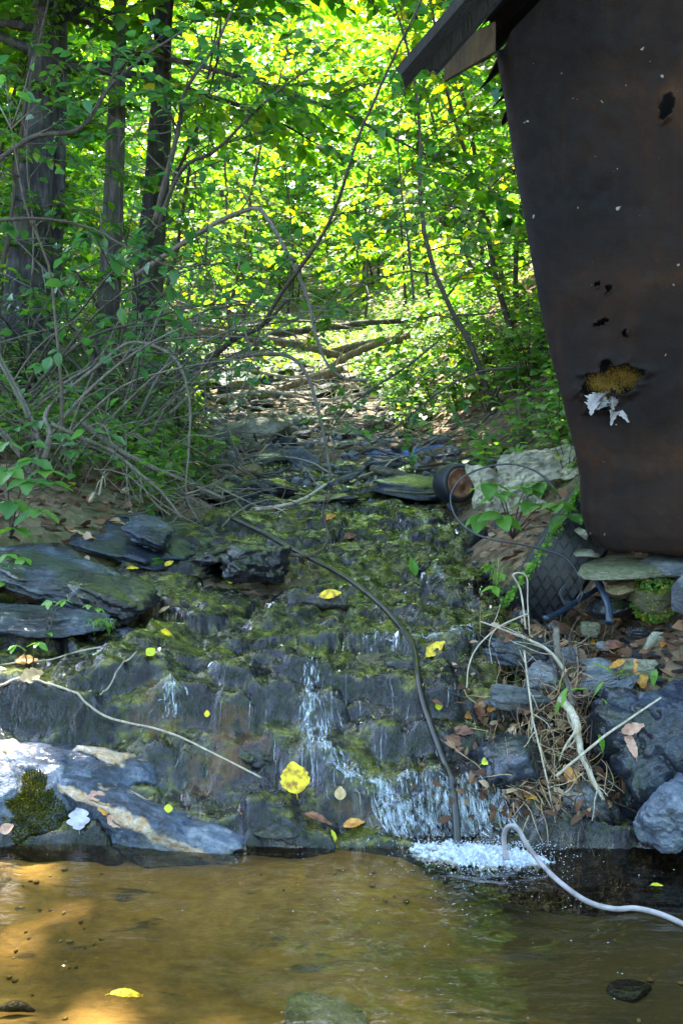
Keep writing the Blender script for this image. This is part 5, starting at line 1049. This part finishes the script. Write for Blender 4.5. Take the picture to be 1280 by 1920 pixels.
# ------------------------------------------------------------------ single plants in front
def trifol(name, label, px, py, d, stems, ls, seed, mat='leaf_near', W=.66):
    """plant of long-stalked three-part leaves; stems: (px, py, d) of each leaf cluster"""
    r_ = np.random.default_rng(seed); base = P(px, py, d); t = thing(name, label, 'plant', base)
    lm = [leaf_mesh('leaf', M[mat], ls * s, ls * W * s, .10, .16, .05, 13, .08, seed=seed + k) for k, s in enumerate((1, .85, 1.12))]
    for sx, sy, sd_ in stems:
        e = P(sx, sy, sd_) - base; g = Geo(); tube(g, smooth_path([np.zeros(3), e * .5 + np.array([0, 0, .04]), e], 10), np.linspace(.0028, .0014, 10), 5); link('stalk', g.mesh('stalk', M['twig']), t)
        a0 = r_.uniform(0, 6.28)
        for k in range(3):
            a = -1.57 + (k - 1) * 1.35 + r_.normal(0, .3); o = link('leaf', lm[r_.integers(3)], t, e); dv = Vector((math.cos(a), math.sin(a), r_.normal(-.25, .15))).normalized()
            o.rotation_euler = dv.to_track_quat('Y', 'Z').to_euler(); o.rotation_euler.rotate_axis('Y', r_.normal(0, .25)); o.scale = (1,) * 3
    return t
trifol('bramble', 'bright three-leaved plant in front of the off-white sheet by the shed', 960, 1010, 4.1, [(915, 905, 3.9), (935, 925, 3.85), (985, 915, 3.9), (1000, 945, 3.85), (1045, 945, 3.8), (900, 965, 3.9), (940, 968, 3.85), (1010, 905, 3.95), (1065, 965, 3.8)], .082, 3)
trifol('bramble', 'bright green large-leaved plant at the left picture edge', 20, 1010, 4.4, [(15, 880, 4.25), (60, 860, 4.3), (50, 900, 4.2), (75, 955, 4.15), (20, 940, 4.2), (85, 880, 4.3), (100, 905, 4.25), (30, 990, 4.15), (10, 830, 4.3)], .095, 4)
trifol('bramble', 'smaller leafy plant behind the large-leaved one at the left edge', 40, 860, 4.9, [(30, 800, 4.8), (70, 790, 4.85), (110, 815, 4.8), (60, 830, 4.75), (130, 845, 4.8)], .07, 6)
trifol('seedling', 'pale green seedling on the blue slab at far left', 25, 1075, 3.95, [(15, 1040, 3.88), (45, 1045, 3.88), (25, 1060, 3.85), (10, 1085, 3.8)], .045, 7, 'sprout')
trifol('seedling', 'thin seedling with two pale leaf pairs on the left slabs', 88, 1215, 3.42, [(95, 1128, 3.44), (120, 1125, 3.44), (88, 1185, 3.42)], .036, 8, 'sprout', .6)
trifol('seedling', 'tiny bright seedling left of the kinked pale twig', 60, 1275, 3.3, [(72, 1205, 3.32), (30, 1210, 3.32), (10, 1270, 3.25), (5, 1290, 3.22)], .034, 9, 'sprout', .6)
trifol('seedling', 'small seedling behind the grass tufts', 180, 1165, 3.6, [(168, 1135, 3.6), (186, 1140, 3.6)], .025, 10, 'sprout', .6)
trifol('seedling', 'weedy seedling between wheel and tyre', 920, 1090, 3.9, [(915, 1060, 3.88), (935, 1075, 3.86), (925, 1100, 3.8)], .04, 12, 'sprout', .6)
def blades(name, label, px, py, d, n, L, seed, spread=1., mat='grass', wid=.0022):
    r_ = np.random.default_rng(seed); base = P(px, py, d); t = thing(name, label, 'grass', base)
    for k in range(n):
        a = r_.uniform(0, 6.28); l = L * r_.uniform(.6, 1.2); dx = np.array([math.cos(a), math.sin(a) * .6, 0]) * spread * l * .5; p = smooth_path([np.zeros(3), dx * .5 + np.array([0, -.005, l * .55]), dx * 1.3 + np.array([0, -.02, l * .35])], 8)
        sd2 = norm(np.cross(dx + 1e-4, np.array([0, .3, 1.]))); ww = np.linspace(wid, .0003, 8)[:, None]; g = Geo(); V = np.concatenate([p - sd2 * ww, p + sd2 * ww, p + np.array([0, 0, 1.]) * ww * .5]); q = []
        for i in range(7): q += [(i, i + 1, 16 + i + 1, 16 + i), (16 + i, 16 + i + 1, 8 + i + 1, 8 + i)]
        g.add(V, q, None, r_.random()); link('blade', g.mesh('blade', M[mat]), t)
    return t
blades('grass_tuft', 'left one of the two bright grass tufts on the rock', 177, 1190, 3.5, 26, .085, 1)
blades('grass_tuft', 'right one of the two bright grass tufts on the rock', 205, 1190, 3.5, 22, .08, 2)
blades('grass_tuft', 'long thin grass beside the tyre', 930, 1100, 3.7, 14, .16, 3, 1.2, 'grass', .0018)
def lance(name, label, px, py, d, lv, seed):
    base = P(px, py, d); t = thing(name, label, 'plant', base); r_ = np.random.default_rng(seed)
    for k, (x1, y1, x2, y2, dd, W) in enumerate(lv):
        a, b = P(x1, y1, dd), P(x2, y2, dd - .01); L = np.linalg.norm(b - a); o = link('leaf', leaf_mesh('leaf', M['sprout'], L, L * W, .12, .1, .0, 11, .05, seed=seed + k), t, a - base)
        dv = Vector(b - a).normalized(); o.rotation_euler = dv.to_track_quat('Y', 'Z').to_euler()
        g = Geo(); tube(g, np.array([np.zeros(3), (a - base) * .5 + np.array([0, .01, .005]), a - base]), .0012, 4); link('stalk', g.mesh('stalk', M['twig']), t)
    return t
lance('seedling', 'long-leaved green plant in the middle of the debris bank', 1060, 1320, 3.05, [(1062, 1290, 1035, 1340, 3.03, .34), (1065, 1295, 1098, 1288, 3.03, .3), (1055, 1285, 1042, 1272, 3.05, .4), (1062, 1292, 1050, 1325, 3.0, .3)], 4)
lance('seedling', 'seedling with one broad leaf above the layered slates', 1160, 1275, 3.15, [(1150, 1262, 1108, 1238, 3.12, .42), (1160, 1265, 1280, 1265, 3.1, .05), (1160, 1262, 1185, 1245, 3.12, .3), (1130, 1280, 1112, 1302, 3.1, .35), (1228, 1255, 1222, 1285, 3.1, .5)], 5)
lance('seedling', 'small round-leaved sprout on the lower debris bank', 1130, 1400, 2.95, [(1120, 1378, 1132, 1410, 2.92, .75), (1125, 1355, 1140, 1362, 2.95, .7), (1128, 1310, 1145, 1330, 3.0, .5), (1160, 1316, 1178, 1318, 3.0, .6), (1178, 1352, 1188, 1358, 2.98, .7)], 6)

g = Geo(); rl = np.random.default_rng(31); pos = np.array([G(rl.normal(1030, 85), rl.uniform(1175, 1535)) for _ in range(620)]); N = len(pos); pos[:, 2] += rl.uniform(.0, .02, N); pos[:, 1] -= .015
leaf_cards(g, pos, rl.normal(0, 1, (N, 3)) * np.array([1, .6, .8]), np.array([0, -.6, .8]) + rl.normal(0, .5, (N, 3)), rl.uniform(.015, .045, N), rl.random(N) ** 1.4, .6)
tag(link('leaf_scraps', g.mesh('leaf_scraps', lit)), 'brown leaf scraps packed into the flood debris below the shed', 'leaf litter', kind='stuff')
# ------------------------------------------------------------------ fallen leaves, each where it lies
bpy.context.view_layer.update(); DG = bpy.context.evaluated_depsgraph_get()
OKN = ('rock', 'boulder', 'bedrock', 'ground', 'pool_water', 'foundation_stone', 'flat_stone', 'loose_stone', 'driftwood', 'stream_water')
def land(px, py):
    o_ = Vector((0, 0, CAM_H)); d_ = Vector(ray(px, py)).normalized()
    for _ in range(60):
        h, loc, nr, _i, ob, _m = scene.ray_cast(DG, o_, d_)
        if not h: return None
        if ob.name.split('.')[0] in OKN: return loc, nr
        o_ = loc + d_ * .002
    return None
def fallen(label, px, py, L, mat, d=None, rz=0., tilt=55, W=.8, lobes=0, curl=.15, group=None, seed=0, face=None):
    me = leaf_mesh('fallen_leaf', M[mat], L, L * W, .10, curl, .06, 13, .18, lobes, seed + int(px) + 50, 1.0)
    hit = land(max(px, 2), py); p, nr = hit if hit else (Vector(P(px, py, d or 3)), Vector((0, -.5, .8)))
    face = (1.6 if tilt > 60 else .5 if tilt > 30 else .1) if face is None else face; nr = (nr + Vector((0, -1., .25)) * face + Vector((0, 0, .3))).normalized() if p[2] > .02 else Vector((0, 0, 1))
    a = R(rz); ax = Vector((-math.sin(a), math.cos(a) * math.cos(R(tilt)), math.cos(a) * math.sin(R(tilt)))); ax = (ax - nr * ax.dot(nr)).normalized(); sx = ax.cross(nr)
    o = link('fallen_leaf', me, None, p + nr * .006); o.rotation_euler = Matrix((sx, ax, nr)).transposed().to_euler()
    return tag(o, label, 'leaf', group)
fallen('big round bright yellow leaf with brown spots at the lip of the fall', 556, 1488, .085, 'yellow_leaf', 2.86, 8, 72, .92, .06, face=3.)
fallen('yellow leaf on the short black log mid-stream', 600, 1119, .075, 'yellow_leaf', 3.92, -80, 14, .5)
fallen('yellow leaf floating at the bottom left of the pool', 208, 1868, .062, 'yellow_leaf', None, -85, 4, .5)
fallen('small lime leaf floating right of the foam', 1220, 1664, .03, 'lime_leaf', None, -80, 4, .6)
fallen('curled yellow leaf on the dark boulder at right', 905, 1432, .062, 'lime_leaf', 2.84, -75, 25, .5, curl=.4)
fallen('grey-lilac lobed leaf on the mossy boulder', 150, 1556, .062, 'grey_leaf', 2.72, 6, 65, .9, .22)
fallen('pink-brown dead leaf on the ridge beside the mossy boulder', 165, 1500, .06, 'pink_leaf', 2.78, -60, 40, .6, .2, .4)
fallen('orange-brown curled leaf beside the pink one', 200, 1528, .06, 'orange_leaf', 2.77, 20, 60, .5, .2, .4)
fallen('flat pale pink leaf below the orange-brown one', 205, 1530, .045, 'pink_leaf', 2.75, -130, 50, .6, .1)
fallen('small yellow leaf in the crack behind the ridge', 315, 1526, .028, 'lime_leaf', 2.9, 0, 50, .8)
fallen('orange leaf on the lower right part of the fall', 645, 1550, .055, 'orange_leaf', 2.80, -85, 30, .55)
fallen('small tan heart-shaped leaf above the orange one', 638, 1500, .035, 'tan_leaf', 2.86, 0, 65, .9)
fallen('red-brown leaf stuck in the fall with a lime leaf', 572, 1528, .075, 'brown_leaf', 2.82, -115, 30, .32, 0, .3)
fallen('lime and brown leaf tip at the foot of the fall', 618, 1558, .04, 'lime_leaf', 2.79, -130, 35, .45)
fallen('orange leaf caught behind the black lip of the fall', 448, 1520, .035, 'orange_leaf', 2.85, -110, 40, .4)
fallen('tan leaf at the left picture edge near the water line', 0, 1560, .035, 'pink_leaf', 2.66, -60, 50, .8)
fallen('yellow and brown leaf cluster, upper leaf, on the left slabs', 30, 1245, .065, 'orange_leaf', 3.3, -70, 40, .7, .15)
fallen('yellow and brown leaf cluster, lower leaf, on the left slabs', 40, 1275, .065, 'tan_leaf', 3.26, -60, 35, .7, .15)
fallen('yellow leaf hanging over the left pool boulder', -5, 1408, .05, 'yellow_leaf', 3.1, -88, 10, .3)
fallen('lime leaf at the top of the left trickle', 275, 1230, .036, 'lime_leaf', 3.35, -40, 55, .8)
fallen('tan and yellow leaf right of the grey layered stone', 300, 1185, .045, 'yellow_leaf', 3.5, -80, 35, .5, .1)
fallen('brown leaf upslope of the tan and yellow leaf', 300, 1150, .05, 'tan_leaf', 3.65, -80, 30, .35)
fallen('yellow leaf with a green neighbour on the left wet slope', 238, 1068, .05, 'yellow_leaf', 4.1, -60, 30, .5)
fallen('green fallen leaf on the left wet slope', 280, 1055, .07, 'sprout', 4.15, -80, 25, .5)
fallen('small yellow leaf beside the green fallen leaf', 310, 1062, .04, 'yellow_leaf', 4.1, -50, 30, .6)
fallen('yellow leaf below the pyramid-shaped block', 430, 1095, .045, 'lime_leaf', 4.0, -20, 50, .6)
fallen('brown leaf high on the broad smooth slab', 130, 998, .07, 'tan_leaf', 4.35, -80, 25, .5, .1)
fallen('orange leaf right of the brown one on the smooth slab', 158, 1008, .05, 'orange_leaf', 4.3, -80, 25, .45)
fallen('pale leaf at the top of the smooth slab', 215, 982, .055, 'tan_leaf', 4.5, -80, 25, .5)
fallen('yellow and brown leaf pasted on the dark hump mid-stream', 800, 1232, .075, 'yellow_leaf', 3.26, -60, 45, .6, .15)
fallen('tiny yellow leaf right of the hose', 822, 1332, .026, 'lime_leaf', 3.06, 0, 60, .8)
fallen('tiny orange leaf in the middle of the cascade', 388, 1345, .02, 'yellow_leaf', 3.1, 0, 60, .8)
fallen('pale green leaf standing in the upper stream', 778, 1080, .08, 'sprout', 4.0, 10, 75, .45)
fallen('bright orange leaf on the speckled stone', 1205, 1290, .085, 'orange_leaf', 3.1, 15, 72, .42, .12)
fallen('rust-red leaf resting on the streaked stone', 1080, 1470, .06, 'orange_leaf', 2.84, 30, 65, .55)
fallen('long brown leaf in front of the right boulder', 1190, 1420, .085, 'pink_leaf', 2.9, 15, 75, .3, 0, .3)
fallen('pinkish dead leaf above the long brown one', 1165, 1372, .06, 'pink_leaf', 2.95, -70, 35, .5, .1)
for i, (px, py) in enumerate([(935, 1190), (955, 1185), (945, 1205), (870, 1345), (900, 1350), (885, 1375), (915, 1335), (862, 1385), (925, 1365), (1110, 1210), (1130, 1215), (1095, 1225), (1170, 1240), (1000, 1330), (1040, 1330), (1060, 1400), (1020, 1400), (985, 1480), (1005, 1500), (965, 1520), (1040, 1190), (1160, 1160), (1090, 1165), (1220, 1170), (1240, 1215), (630, 1020), (645, 1010), (610, 975), (1015, 1450), (1070, 1350)]):
    rg2 = np.random.default_rng(i); p = G(px, py)
    fallen('crumpled brown leaf among the others in the ' + ('flood debris' if px > 700 else 'upright dark branch'), px, py, rg2.uniform(.04, .075), 'brown_leaf' if i % 3 else 'orange_leaf', p[1] - .03, rg2.uniform(-120, 120), rg2.uniform(20, 75), rg2.uniform(.35, .7), .15, .45, 'brown leaves caught in the debris', i)
